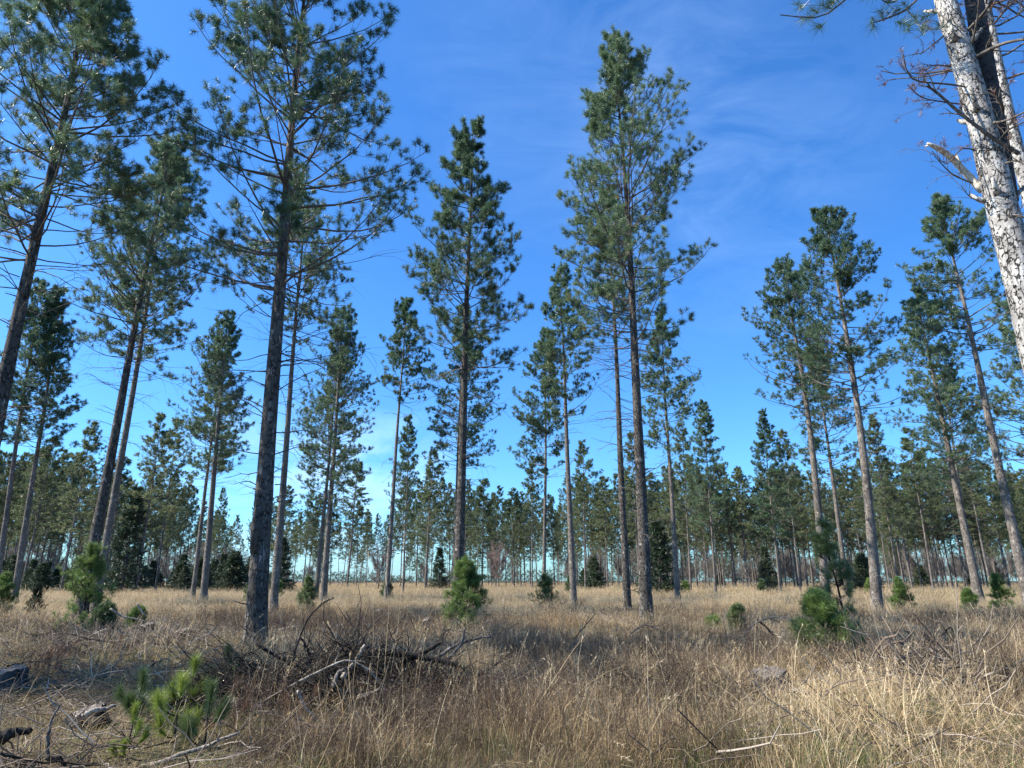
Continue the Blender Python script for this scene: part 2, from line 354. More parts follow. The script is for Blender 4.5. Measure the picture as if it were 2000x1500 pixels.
        if lod < 2:
            k3 = 5; ss = g.uniform(.3, .95, (nd, k3)); p3, d3 = interp(DP, ss)
            a3 = np.arctan2(d3[..., 1], d3[..., 0])+g.choice([-1, 1], (nd, k3))*g.uniform(.4, 1.1, (nd, k3)); e3 = np.arcsin(d3[..., 2])+g.normal(0, .4, (nd, k3))
            q = arcs(p3.reshape(-1, 3), a3.reshape(-1), e3.reshape(-1), e3.reshape(-1)-.3, (DL[:, None]*g.uniform(.12, .4, (nd, k3))).reshape(-1), 4, g, .18)
            tubes(tb, q, np.full((len(q), 1), .005)*np.array([[1, .8, .6, .35]]), 3, cap=False)
    tb.cur = 0
    return tb, bb, fb
def stub_cracks(tb, g, H, r0, n=10):
    z = g.uniform(.4, H*.5, n); a = g.uniform(0, 6.28, n); p = np.stack([np.cos(a)*r0*.7, np.sin(a)*r0*.7, z], -1)
    P = arcs(p, a, np.full(n, .25), np.full(n, .3), g.uniform(.12, .5, n), 3, g); tubes(tb, P, np.full((n, 1), .014)*np.array([[1, .9, .6]]), 5)
def orient(o, base, top):
    d = Vector(top-base).normalized()
    o.rotation_mode = 'QUATERNION'
    o.rotation_quaternion = Vector((0, 0, 1)).rotation_difference(d)
def pine_at(bx, by, tx, ty, label, D=None, H=22.5, cby=None, rpx=None, tw=None, seed=1, bend=0, mat=None, group='tall pines standing in the clearing', lod=None, **k):
    el = elev(tx, ty)
    if D is None: D = (H-EYE)/math.tan(el)
    az = ray(bx, by); az = math.atan2(az[0], az[1])
    b = np.array([D*math.sin(az), D*math.cos(az), 0]); b[2] = float(gz(b[0], b[1]))-.03
    tp = at(tx, ty, D); H = float(np.linalg.norm(tp-b))
    if lod is None: lod = 0 if D < 34 else (1 if D < 85 else 2)
    f = (by-(cby or (by+(ty-by)*.5)))
    # crown base height from its row
    cz = at(tx, cby, D)[2] if cby else H*.5
    cb = min(max(cz/H, .2), .85)
    slant = lambda y: D/math.cos(abs(elev(tx, y)))
    Rc = (rpx or 90)/FPX*slant((cby or ty+200)*.6+ty*.4)*math.cos(PITCH)*1.3
    r0 = (tw or 14)/2/FPX*D*.86
    tb, bb, fb = pine(seed, H, cb, Rc, r0, lod, bend=(bend, 0), **k)
    if lod < 2: stub_cracks(tb, np.random.default_rng(seed+500), H, r0, 14 if lod == 0 else 6)
    e = empty('pine_tree', b); orient(e, b, tp); tag(e, label, 'pine tree', group)
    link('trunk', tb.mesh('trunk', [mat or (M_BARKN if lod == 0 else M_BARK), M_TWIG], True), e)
    link('branches', bb.mesh('branches', M_TWIG, True), e)
    link('crown', fb.mesh('crown', M_NEED), e)
    return e, H, r0, D
# foreground and middle pines, measured on the photograph
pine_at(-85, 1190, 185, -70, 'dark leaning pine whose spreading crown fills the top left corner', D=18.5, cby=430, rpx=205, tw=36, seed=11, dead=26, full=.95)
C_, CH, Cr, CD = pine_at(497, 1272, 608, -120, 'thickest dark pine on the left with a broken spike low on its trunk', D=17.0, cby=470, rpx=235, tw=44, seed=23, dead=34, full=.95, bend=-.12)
pine_at(155, 1210, 336, 266, 'pine leaning right behind the large left sapling, thicker trunk of the crossed pair', cby=640, rpx=118, tw=24, seed=31, dead=26)
pine_at(187, 1180, 340, 288, 'slimmer trunk of the crossed pair of pines above the large left sapling', H=25, cby=640, rpx=85, tw=17, seed=37, dead=18, full=.8)
pine_at(536, 1165, 598, 376, 'pine directly behind the thickest dark pine, its crown showing through its branches', cby=600, rpx=125, tw=18, seed=41, dead=34)
pine_at(893, 1195, 923, 243, 'straight central pine with full pointed crown behind the bright green sapling', D=25.5, cby=640, rpx=122, tw=25, seed=53, dead=34, full=1.0)
pine_at(1264, 1228, 1200, 84, 'tallest pine right of centre with open upswept branches', D=24, cby=590, rpx=150, tw=29, seed=61, dead=36, bend=.12)
pine_at(1226, 1195, 1188, 385, 'dark thinner pine close to the left of the tallest pine', H=20.5, cby=600, rpx=112, tw=19, seed=67, dead=38, full=.9)
pine_at(1121, 1185, 1093, 522, 'pine with a narrow crown just left of the tallest pair', cby=760, rpx=66, tw=16, seed=71, dead=20)
pine_at(1614, 1182, 1528, 508, 'left one of the two tall lit pines, one branch reaching far left', cby=750, rpx=85, tw=19, seed=73, dead=30, bend=.35)
pine_at(1716, 1208, 1608, 408, 'right one of the two tall lit pines, highest crown of that pair', cby=740, rpx=108, tw=22, seed=79, dead=34, bend=.4)
pine_at(2008, 1165, 1838, 393, 'tall pine leaning left under the pale forked trunk at the right edge', cby=640, rpx=90, tw=20, seed=83, dead=30)
pine_at(1918, 1195, 1788, 568, 'pine with a drooping dense crown between the two lit pines and the right edge', cby=880, rpx=72, tw=17, seed=89, dead=18)
pine_at(2040, 1160, 1992, 560, 'dense pine cut by the right edge, only the left half of its crown in view', H=21, cby=880, rpx=80, tw=18, seed=97, dead=10)
pine_at(400, 1150, 445, 613, 'full crowned pine between the crossed pair and the thickest dark pine', cby=880, rpx=66, tw=15, seed=101, dead=20)
pine_at(378, 1152, 436, 665, 'slim pine hugging the left side of the full crowned pine', cby=900, rpx=48, tw=10, seed=103, dead=12)
pine_at(632, 1165, 672, 600, 'dense dark pine just right of the thickest dark pine, wide crown reaching low', cby=930, rpx=74, tw=15, seed=107, dead=14)
pine_at(617, 1160, 662, 690, 'pine whose trunk runs tight along the dense dark one', H=22, cby=900, rpx=58, tw=11, seed=109, dead=10)
pine_at(754, 1172, 794, 580, 'slender pine standing free in the blue gap left of centre, small open crown', cby=740, rpx=54, tw=12, seed=113, dead=14)
pine_at(886, 1150, 905, 600, 'pine hidden behind the straight central pine, foliage low on both sides', cby=870, rpx=72, tw=11, seed=127, dead=14)
pine_at(1062, 1155, 1068, 640, 'pine with thin pale trunk left of the narrow crowned pine', cby=890, rpx=58, tw=10, seed=131, dead=16)
pine_at(1324, 1172, 1290, 612, 'lone slim pine right of the tallest pine with a rounded crown', cby=830, rpx=58, tw=13, seed=137, dead=18)
pine_at(24, 1192, 122, 562, 'slim pine leaning right by the left edge below the overhanging crown', cby=850, rpx=50, tw=13, seed=139, dead=10)
pine_at(-8, 1160, 78, 552, 'dense dark pine at the left edge behind the slim leaning one', cby=820, rpx=62, tw=12, seed=149, dead=10)
pine_at(1655, 1150, 1588, 655, 'pine with pale trunk seen between the two tall lit pines on the right', cby=900, rpx=62, tw=11, seed=151, dead=24)
pine_at(1905, 1165, 1838, 715, 'pine whose trunk doubles the drooping dense pine near the right edge', cby=930, rpx=60, tw=10, seed=157, dead=10)
tb, bb, fb = pine(163, 21, .45, 3.4, .2, 1, dead=6); e = empty('pine_tree', (-18.5, 9.6, 0)); tag(e, 'pine standing just outside the left edge, shading the foreground', 'pine tree', 'tall pines standing in the clearing')
link('trunk', tb.mesh('trunk', [M_BARK, M_TWIG], True), e); link('branches', bb.mesh('branches', M_TWIG, True), e); link('crown', fb.mesh('crown', M_NEED), e)
# broken spike on the left of the thick pine
def spike():
    g = np.random.default_rng(5); p = np.array([at(497, 1080, CD-.1), at(500, 1030, CD-.14), at(505, 990, CD-.16), at(504, 955, CD-.16)])
    inv = C_.matrix_basis.inverted() if False else (Matrix.Translation(C_.location) @ C_.rotation_quaternion.to_matrix().to_4x4()).inverted()
    P = np.array([list(inv @ Vector(q)) for q in p])[None]
    mb = MB(); tubes(mb, P, np.array([[.10, .12, .075, .01]]), 9)
    for _ in range(5):
        a = P[0, 2]+g.normal(0, .05, 3); tubes(mb, np.array([[a-[0, 0, .3], a+g.normal(0, .04, 3), a+[g.normal(0, .06), 0, .2+.3*g.random()]]]), np.array([[.03, .025, .004]]), 5)
    link('broken_spike', mb.mesh('broken_spike', M_BARKN, True), C_)
spike()
# ------------------------------------------------------------------ shared meshes for the far pines
M_NEEDF = foliage_mat('far_pine_needles', (.075, .105, .048), (.20, .24, .105), (.28, .22, .09), .4, .45)
def proto_set(lod, seeds, H, cb, Rc, r0, **k):
    out = []
    for i, s in enumerate(seeds):
        tb, bb, fb = pine(s, H, cb+[-.05, 0, .05, .02][i % 4], Rc, r0, lod, **k)
        out.append((tb.mesh('trunk', [M_BARK, M_TWIG], True), bb.mesh('branches', M_TWIG, True), fb.mesh('crown', M_NEEDF if lod == 2 else M_NEED)))
    return out
PM = proto_set(1, [201, 202, 203, 204, 205, 206, 207], 22, .42, 3.1, .145, dead=16)
PF = proto_set(2, [301, 302, 303, 304, 305, 306], 22, .44, 3.1, .14, dead=8)
cnt = [0]
def far_pine(bx, tx, ty, label, group, H=22, wpx=None, pale=False):
    D = (H-EYE)/math.tan(elev(tx, ty))
    r = ray(bx, 1150); az = math.atan2(r[0], r[1]); b = np.array([D*math.sin(az), D*math.cos(az), 0]); b[2] = float(gz(b[0], b[1]))-.02
    tp = at(tx, ty, D); Hh = float(np.linalg.norm(tp-b)); ps = PM if D < 88 else PF
    t, br, f = ps[cnt[0] % len(ps)]; cnt[0] += 1
    e = empty('pine_tree', b); d = Vector(tp-b).normalized(); e.rotation_mode = 'QUATERNION'
    from mathutils import Quaternion
    e.rotation_quaternion = Vector((0, 0, 1)).rotation_difference(d) @ Quaternion((0, 0, 1), random.Random(cnt[0]).uniform(0, 6.28))
    s = Hh/22; wv = s if wpx is None else (wpx/FPX*D)/2.55
    e.scale = (wv, wv, s); tag(e, label, 'pine tree', group)
    link('trunk', t, e); link('branches', br, e); link('crown', f, e)
    return e
def vp_base(tx, ty):                       # column of the foot of a vertical trunk with this top
    D = 60.; p = at(tx, ty, D); c, _ = pxof(p[0], p[1], 0.0); return float(c)
mids = [  # top column, top row, half width of the crown in pixels, label
 (182, 826, 40, 'middle distance pine left of the crossed pair, above the large sapling'),
 (108, 858, 36, 'small pine top showing behind the slim leaning pine near the left edge'),
 (30, 905, 34, 'low pine crown close to the left edge in the second row'),
 (318, 806, 42, 'left of the two overlapping pines right of the crossed pair'),
 (348, 818, 38, 'right of the two overlapping pines right of the crossed pair'),
 (243, 890, 36, 'pine seen right behind the crossed pair of trunks at mid height'),
 (560, 950, 36, 'pine with its top just right of the thick dark trunk at low height'),
 (637, 962, 34, 'low pine half hidden by the dense dark pine on its right'),
 (700, 905, 40, 'loose crowned pine right of the dense dark pine in the next row'),
 (800, 814, 36, 'pine close to the right of the slender free standing pine'),
 (846, 880, 38, 'pointed pine in the blue gap left of the straight central pine'),
 (945, 935, 38, 'pointed pine low to the right of the straight central pine'),
 (1000, 955, 32, 'small pointed pine with stepped branches right of the central pine'),
 (1040, 893, 30, 'pine crown directly left of the thin pale trunk right of centre'),
 (1138, 864, 38, 'pine just right of the narrow crowned pine right of centre'),
 (1180, 930, 34, 'low pine left of the dark thinner trunk right of centre'),
 (1232, 845, 36, 'pine crown behind the two close trunks right of centre'),
 (1268, 925, 34, 'low pine right of the tallest trunk right of centre'),
 (1332, 828, 36, 'dense yellowish pine left of the pointed one right of the lone slim pine'),
 (1374, 788, 44, 'pointed pine standing highest in the row between the lone slim pine and the right group'),
 (1440, 918, 42, 'low dense pine between the two pointed pine groups on the right'),
 (1488, 802, 40, 'left and highest of the three crowded pines before the tall lit pines'),
 (1528, 842, 36, 'middle of the three crowded pines before the tall lit pines'),
 (1562, 925, 34, 'lowest and rightmost of the three crowded pines before the tall lit pines'),
 (1702, 810, 38, 'pine whose top fills the gap right of the tall lit pines'),
 (1772, 838, 42, 'broad pointed pine left of the drooping dense pine near the right edge'),
 (1735, 905, 36, 'olive pine between the gap pine and the broad pointed pine on the right'),
 (1878, 870, 40, 'pine with its crown right of the doubled trunks near the right edge'),
 (1975, 925, 40, 'low pine crown at the right edge in the back row'),
 (1920, 905, 36, 'pine in the back row left of the tall trunk leaning in from the right edge'),
]
for tx, ty, wp, lb in mids:
    far_pine(vp_base(tx, ty)+random.Random(tx).uniform(-8, 8), tx, ty, lb, 'middle distance pines', H=21.5+random.Random(tx+1).uniform(-1, 1), wpx=wp)
# far rows: canopy line by column
CL = np.array([(0, 900), (60, 905), (120, 900), (200, 925), (260, 935), (380, 950), (430, 1000), (480, 1035), (540, 985), (620, 985), (700, 1000), (740, 1015), (790, 950), (850, 950), (900, 965), (960, 975), (1020, 985), (1080, 960),
  (1160, 950), (1220, 950), (1300, 930), (1380, 930), (1450, 945), (1520, 930), (1600, 950), (1680, 925), (1760, 915), (1840, 925), (1920, 935), (2000, 940)], float)
zones = [(0, 170, 24, 'one of the small far pines crowded at the left edge'), (170, 480, 34, 'one of the far pines behind the crossed pair on the left'),
  (530, 760, 18, 'one of the far pines between the thickest dark pine and the slender one'), (760, 900, 14, 'one of the far pines left of the straight central pine'),
  (900, 1100, 26, 'one of the far pines in the rows right of the straight central pine'), (1100, 1300, 26, 'one of the far pines in the rows behind the tallest pine'),
  (1300, 1480, 28, 'one of the thin far pines in the dense rows right of the lone slim pine'), (1480, 1680, 28, 'one of the thin far pines in the dense rows behind the two tall lit pines'),
  (1680, 2010, 42, 'one of the thin far pines in the dense rows towards the right edge')]
rr = random.Random(99)
for x0, x1, n, lb in zones:
    for i in range(n):
        tx = x0+(x1-x0)*(i+rr.random())/n; dy = rr.random()**1.2*78-30
        ty = float(np.interp(tx, CL[:, 0], CL[:, 1]))+dy
        far_pine(vp_base(tx, ty)+rr.uniform(-9, 9), tx, min(ty, 1062), lb, lb.replace('one of the ', ''), H=22+rr.uniform(-1.2, 1.2), wpx=None)
# ------------------------------------------------------------------ dark spruces and shrubs under the far pines
def spruce(seed, H, Rc, n=26):
    g = np.random.default_rng(seed); tb = MB(); z = np.array([-.2, 0, H*.5, H]); tubes(tb, np.stack([z*0, z*0, z], -1)[None], np.array([[.12, .12, .07, .01]]), 6)
    B = n*12; zs = g.random(B)**1.15*H*.97+.12; t = zs/H; L = Rc*(1-t)**.85*g.uniform(.7, 1.1, B)+.12; az = g.uniform(0, 6.28, B)
    p0 = np.stack([zs*0, zs*0, zs], -1); P = arcs(p0, az, np.radians(-8+25*t), np.radians(12+20*t), L, 5, g, .08)
    bb = MB(); tubes(bb, P, np.full((B, 1), .014)*np.ones((1, 5)), 3, cap=False)
    K = 7; s = g.uniform(.2, 1, (B, K)); p, d = interp(P, s); d = norm(d+g.normal(0, .5, d.shape)); fb = MB()
    needles(fb, p.reshape(-1, 3)+d.reshape(-1, 3)*.15, d.reshape(-1, 3), np.full(B*K, .26)*g.uniform(.7, 1.3, B*K), 9, .028, g, (15, 70))
    return tb.mesh('trunk', M_TWIG), bb.mesh('branches', M_TWIG), fb.mesh('crown', M_SPR)
SP = [spruce(401, 7, 1.9), spruce(402, 5, 1.9), spruce(403, 9, 2.1)]
def put_spruce(px, D, H, label, group, kind=0, wd=1.0):
    r = ray(px, 1150); az = math.atan2(r[0], r[1]); e = empty('spruce_tree', (D*math.sin(az), D*math.cos(az), 0)); pr = SP[kind]
    s = H/[7, 5, 9][kind]; e.scale = (s*wd, s*wd, s); e.rotation_euler[2] = px*.37; tag(e, label, 'spruce tree', group)
    for nm, m in zip(('trunk', 'branches', 'crown'), pr): link(nm, m, e)
put_spruce(238, 90, 12, 'tall dense dark conifer behind the crossed pair of trunks', 'dark conifers under the pines', 2, 1.1)
put_spruce(352, 120, 5.5, 'black green conifer between the crossed pair and the full crowned pine', 'dark conifers under the pines', 0, 1.3)
put_spruce(432, 115, 5.5, 'broad dark conifer left of the thickest dark pine', 'dark conifers under the pines', 0, 1.3)
put_spruce(545, 95, 7, 'dark conifer just right of the foot of the thickest dark pine', 'dark conifers under the pines', 0, 1.1)
put_spruce(857, 110, 6.5, 'small pointed dark conifer left of the straight central pine', 'dark conifers under the pines', 0)
put_spruce(1160, 110, 5, 'dark rounded conifer between the narrow crowned pine and the tallest pine', 'dark conifers under the pines', 1, 1.2)
put_spruce(1290, 72, 7.5, 'layered spruce right beside the foot of the tallest pine', 'dark conifers under the pines', 0, 1.15)
put_spruce(1500, 100, 6, 'dark conifer under the three crowded pines', 'dark conifers under the pines', 0)
put_spruce(1690, 105, 5, 'dark conifer right behind the right tall lit pine', 'dark conifers under the pines', 1, 1.3)
rr = random.Random(5)
for i in range(30):
    put_spruce(-10+i*17+rr.uniform(-6, 6), rr.uniform(95, 150), rr.uniform(3.0, 5.2), 'one of the dark young conifers in the thicket along the left horizon', 'dark thicket along the left horizon', i % 2, 1.4)
for i in range(7):
    put_spruce(1140+i*130+rr.uniform(-20, 20), rr.uniform(130, 210), rr.uniform(3, 6.5), 'one of the small dark conifers beneath the far pines right of the tallest pine', 'small conifers beneath the right rows', 1, 1.4)
# bare hardwoods
def hardwood(seed, H, Rc, mat, lodr=1.0):
    g = np.random.default_rng(seed); tb = MB(); z = np.linspace(0, H*.7, 6)
    ax = np.stack([g.normal(0, .08, 6).cumsum(), g.normal(0, .08, 6).cumsum(), z], -1); tubes(tb, ax[None], np.linspace(.13, .04, 6)[None], 6)
    B = 26; s = g.uniform(.25, 1, (1, B)); p, _ = interp(ax[None], s); P = arcs(p[0], g.uniform(0, 6.28, B), g.uniform(.5, 1.1, B), g.uniform(.9, 1.4, B), H*.42*g.uniform(.6, 1.1, B), 6, g, .12)
    cb = MB(); tubes(cb, P, np.linspace(.045, .012, 6)[None]*np.ones((B, 1)), 3, cap=False, val=g.random(B))
    K = 16; s = g.uniform(.15, 1, (B, K)); p, d = interp(P, s); a = np.arctan2(d[..., 1], d[..., 0])+g.choice([-1, 1], (B, K))*g.uniform(.3, 1, (B, K)); e = np.arcsin(d[..., 2])+g.normal(0, .3, (B, K))
    Q = arcs(p.reshape(-1, 3), a.reshape(-1), e.reshape(-1), e.reshape(-1)+.3, Rc*.45*g.uniform(.3, 1, B*K), 4, g, .15); tubes(cb, Q, np.array([[.018, .014, .01, .006]])*np.ones((B*K, 1))*lodr, 3, cap=False, val=g.random(B*K))
    K2 = 4; s = g.uniform(.2, 1, (B*K, K2)); p, d = interp(Q, s); d = norm(d+g.normal(0, .5, d.shape)); p = p.reshape(-1, 3); d = d.reshape(-1, 3); ln = g.uniform(.3, .9, len(p))
    tubes(cb, np.stack([p, p+d*ln[:, None]], 1), np.array([[.012, .006]])*np.ones((len(p), 1))*lodr, 3, cap=False, val=g.random(len(p)))
    return tb.mesh('trunk', M_TWIG), cb.mesh('crown', mat)
HW = [hardwood(501, 8, 2.6, M_HARD, 1.6), hardwood(502, 10, 3, M_HARD, 1.6)]; HR = [hardwood(503, 8, 2.6, M_REDT, 1.6)]
def put_hw(px, D, H, pr, label, group):
    r = ray(px, 1150); az = math.atan2(r[0], r[1]); e = empty('bare_tree', (D*math.sin(az), D*math.cos(az), 0)); e.scale = (H/8,)*3; e.rotation_euler[2] = px
    tag(e, label, 'bare tree', group); link('trunk', pr[0], e); link('crown', pr[1], e)
put_hw(975, 115, 7, HR[0], 'pinkish bare tree on the horizon right of the straight central pine', 'bare leafless trees')
put_hw(738, 105, 6, HR[0], 'reddish brown bare tree behind the foot of the slender pine', 'bare leafless trees')
rr = random.Random(8)
for i in range(24):
    put_hw(1130+i*37+rr.uniform(-14, 14), rr.uniform(190, 260), rr.uniform(7, 11), HW[i % 2], 'one of the grey bare trees behind the dense pine rows on the right', 'grey bare trees behind the right rows')
for i in range(12):
    put_hw(10+i*42+rr.uniform(-10, 10), rr.uniform(190, 230), rr.uniform(8, 11), HW[i % 2], 'one of the grey bare trees behind the dark thicket on the left', 'grey bare trees behind the left thicket')
# far-off wood closing the horizon
def woods():
    g = np.random.default_rng(77); mb = MB(); n = 9000; a = np.radians(g.uniform(-52, 52, n)); D = g.uniform(300, 340, n)
    hh = (3.5+4.5*np.clip((np.abs(a+.02)-.14)/.15, 0, 1)+1.8*np.sin(a*9+1)+1.2*np.sin(a*23)+g.normal(0, .6, n)).clip(2, None)
    z = g.random(n)*hh; p = np.stack([D*np.sin(a), D*np.cos(a), z], -1); d = norm(g.normal(size=(n, 3))+[0, 0, .6])
    needles(mb, p, d, np.full(n, 1.1), 10, .09, g, (10, 80))
    o = link('distant_woods', mb.mesh('distant_woods', M_SPR)); tag(o, 'low dark line of distant woods along the horizon', 'woods', kind='stuff')
woods()
# ------------------------------------------------------------------ pale near pine at the right edge and the dead thin one beside it
def poly(pts, D, n=None):
    P = np.array([at(p[0], p[1], p[2] if len(p) > 2 else D) for p in pts])
    if n:
        t = np.linspace(0, len(P)-1, n); i = np.minimum(t.astype(int), len(P)-2); u = (t-i)[:, None]
        m = np.gradient(P, axis=0); a, b = P[i], P[i+1]; ma, mb_ = m[i], m[i+1]
        P = (2*u**3-3*u**2+1)*a+(u**3-2*u**2+u)*ma+(-2*u**3+3*u**2)*b+(u**3-u**2)*mb_
    return P
def twigs_on(mb, P, g, n, ln, r, droop=0.0, sub=True, up=.2):
    s = g.uniform(.15, .98, (1, n)); p, d = interp(P[None], s); p = p[0]; d = d[0]
    a = np.arctan2(d[:, 1], d[:, 0])+g.choice([-1, 1], n)*g.uniform(.4, 1.2, n); e = np.arcsin(np.clip(d[:, 2], -1, 1))+g.normal(up, .4, n)
    Q = arcs(p, a, e, e+g.normal(-droop, .5, n), ln*g.uniform(.3, 1.1, n), 6, g, .2); tubes(mb, Q, np.full((n, 1), r)*np.linspace(1, .35, 6)[None], 4, cap=False)
    if sub:
        s = g.uniform(.3, .95, (n, 3)); p, d = interp(Q, s); p = p.reshape(-1, 3); d = d.reshape(-1, 3); m = len(p)
        a = np.arctan2(d[:, 1], d[:, 0])+g.choice([-1, 1], m)*g.uniform(.4, 1.2, m); Q2 = arcs(p, a, np.arcsin(d[:, 2].clip(-1, 1)), g.normal(0, .6, m), ln*.3*g.uniform(.3, 1.1, m), 4, g, .2)
        tubes(mb, Q2, np.full((m, 1), r*.6)*np.linspace(1, .4, 4)[None], 3, cap=False); return np.concatenate([Q[:, -1], Q2[:, -1]]), np.concatenate([Q[:, -1]-Q[:, -2], Q2[:, -1]-Q2[:, -2]])
    return Q[:, -1], Q[:, -1]-Q[:, -2]
def near_right():
    g = np.random.default_rng(900)
    DT = 7.6
    P = poly([(2030, 690), (1998, 560), (1952, 385), (1915, 235), (1878, 105), (1843, -10), (1810, -130), (1780, -260)], DT, 40)
    dn = norm(P[0]-P[3]); k = (P[0, 2]+.3)/-dn[2]; low = P[0]+dn*np.linspace(k, .25, 9)[:, None]; P = np.concatenate([low, P])
    base = P[0]*[1, 1, 0]; e = empty('pine_tree', base); tag(e, 'pale flaky barked near pine leaning in from the right edge', 'pine tree', 'near trees at the right edge')
    r = np.linspace(.162, .082, len(P))*(1+g.normal(0, .02, len(P))); tb = MB(); tubes(tb, (P-base)[None], r[None], 28)
    # swollen knots at old whorls
    for s in (.42, .55, .66, .74, .83, .9):
        i = int(s*len(P)); 
        for _ in range(3):
            a = g.uniform(0, 6.28); c = P[i]-base; q = c+np.array([math.cos(a), math.sin(a), .1])*r[i]*.8
            tubes(tb, np.array([[q, q+np.array([math.cos(a), math.sin(a), .5])*.06, q+np.array([math.cos(a), math.sin(a), .8])*g.uniform(.1, .22)]]), np.array([[.04, .026, .014]]), 7)
    link('trunk', tb.mesh('trunk', M_PALE, True), e)
    F = poly([(1966, 395, DT+.06), (1952, 300, DT+.12), (1934, 190, DT+.2), (1917, 90, DT+.28), (1901, -10, DT+.3), (1883, -130, DT+.3)], DT, 20)
    mb = MB(); tubes(mb, (F-base)[None], np.linspace(.10, .085, 20)[None], 22); link('forked_stem', mb.mesh('forked_stem', M_DARKB, True), e)
    # bleached broken branch
    mb = MB(); B = poly([(1918, 372), (1893, 345), (1862, 312, DT-.1), (1836, 292, DT-.2), (1811, 280, DT-.3)], DT, 12)-base
    tubes(mb, B[None], np.array([[.036, .036, .034, .034, .031, .03, .03, .028, .027, .025, .02, .012]]), 9)
    tubes(mb, np.array([[B[4], B[4]+[-.02, 0, .08], B[4]+[-.03, 0, .17]]]), np.array([[.022, .018, .008]]), 6)
    tubes(mb, np.array([[B[9], B[9]+[-.05, 0, .03], B[9]+[-.1, .02, .03]]]), np.array([[.02, .014, .004]]), 6)
    link('broken_branch', mb.mesh('broken_branch', M_PALEW, True), e)
    # dead limbs
    L = [([(1990, 300, DT), (1940, 270, DT-.2), (1880, 225, DT-.4), (1835, 185, DT-.5), (1811, 168, DT-.6)], .022),
         ([(1900, 172), (1850, 164, DT-.3), (1790, 158, DT-.6), (1770, 135, DT-.7), (1765, 108, DT-.8)], .011),
         ([(1895, 205), (1850, 200, DT-.3), (1800, 190, DT-.5), (1772, 165, DT-.6)], .009),
         ([(1925, 300), (1880, 290, DT-.2), (1850, 320, DT-.4), (1820, 295, DT-.5)], .008),
         ([(1900, 358), (1860, 340, DT-.2), (1825, 305, DT-.4)], .009), ([(1920, 395), (1895, 385, DT-.2), (1877, 363, DT-.3)], .007),
         ([(1860, 130), (1830, 127, DT-.1), (1808, 130, DT-.2)], .010), ([(1855, 60), (1825, 85, DT-.1), (1797, 107, DT-.3)], .010),
         ([(1955, 430), (1985, 420, DT-.2), (2020, 435, DT-.4)], .014), ([(1940, 260), (1960, 215, DT-.1), (1942, 180, DT-.3)], .016),
         ([(1930, 240), (1965, 235, DT-.2), (2040, 200, DT-.6)], .015), ([(1905, 112), (1960, 85, DT-.2), (2040, 70, DT-.5)], .022),
         ([(1890, 60), (1925, 20, DT-.2), (1960, -30, DT-.4)], .016), ([(1960, 320), (1990, 315, DT-.3), (2040, 340, DT-.5)], .013),
         ([(1945, 285), (1975, 250, DT-.2), (2040, 225, DT-.5)], .012), ([(1895, 100), (1910, 30, DT-.2), (1912, -30, DT-.4)], .014)]
    mb = MB(); rust = MB(); tp = []; td = []
    for pts, rad in L:
        Q = poly(pts, DT, 10)-base; tubes(mb, Q[None], rad*np.linspace(1, .45, 10)[None], 7, cap=False)
        a, b = twigs_on(mb, Q, g, 7, .38, rad*.4)
        if pts[-1][0] < 1830 or pts[-1][1] < 250: tp.append(np.concatenate([a, Q[-1:]])); td.append(np.concatenate([b, Q[-1:]-Q[-2:-1]]))
    # live branch reaching left over the top
    for pts, rad in [([(1815, -25), (1770, 18, DT-.2), (1725, 38, DT-.4), (1703, 45, DT-.5)], .014), ([(1812, -40), (1740, 5, DT-.3), (1705, -20, DT-.4)], .012),
                     ([(1800, -110), (1720, -60, DT-.3), (1650, 0, DT-.6), (1600, 33, DT-.8), (1524, 29, DT-1.0)], .014), ([(1770, 18, DT-.2), (1790, 40, DT-.3), (1800, 62, DT-.4)], .008), ([(1825, 20), (1850, 40, DT-.2), (1840, 55, DT-.3)], .008)]:
        Q = poly(pts, DT, 10)-base; tubes(mb, Q[None], rad*np.linspace(1, .4, 10)[None], 6, cap=False)
    link('dead_branches', mb.mesh('dead_branches', M_TWIG, True), e)
    fb = MB(); tq = []
    tufts = [(1563, 12, DT-.9), (1575, 34, DT-.8), (1592, 22, DT-.8), (1601, 52, DT-.8), (1612, 12, DT-.7), (1622, 4, DT-.7), (1704, 46, DT-.5), (1722, 30, DT-.4), (1745, 22, DT-.3), (1700, -8, DT-.4), (1735, 2, DT-.3), (1760, 45, DT-.3),
             (1788, 38, DT-.3), (1802, 58, DT-.4), (1815, 30, DT-.3), (1842, 50, DT-.3), (1770, 10, DT-.3), (1650, -10, DT-.6), (1630, 2, DT-.6), (1775, 55, DT-.4)]
    for x, y, d in tufts: tq.append(at(x, y, d)-base)
    tq = np.array(tq); dd = g.normal(0, .5, tq.shape)+[-.5, -.2, .1]
    needles(fb, tq, dd, np.full(len(tq), .16), 80, .0022, g, (25, 85), dens_back=.5)
    link('crown', fb.mesh('crown', M_NEED), e)
    tp = np.concatenate(tp); td = np.concatenate(td); k = g.random(len(tp)) < .2
    needles(rust, tp[k], td[k], np.full(k.sum(), .055), 30, .0016, g, (20, 80)); link('dead_needles', rust.mesh('dead_needles', M_RUST), e)
    # thin dead tree
    DU = 9.2
    P = poly([(2035, 480), (2000, 345), (1970, 225), (1945, 110), (1922, -5), (1900, -130)], DU, 26)
    dn = norm(P[0]-P[3]); k = (P[0, 2]+.2)/-dn[2]; P = np.concatenate([P[0]+dn*np.linspace(k, .25, 7)[:, None], P]); base = P[0]*[1, 1, 0]
    e = empty('dead_pine_tree', base); tag(e, 'thin dying pine with rusty needles behind the pale near trunk', 'pine tree', 'near trees at the right edge')
    mb = MB(); tubes(mb, (P-base)[None], np.linspace(.085, .05, len(P))[None], 16); link('trunk', mb.mesh('trunk', M_PALE, True), e)
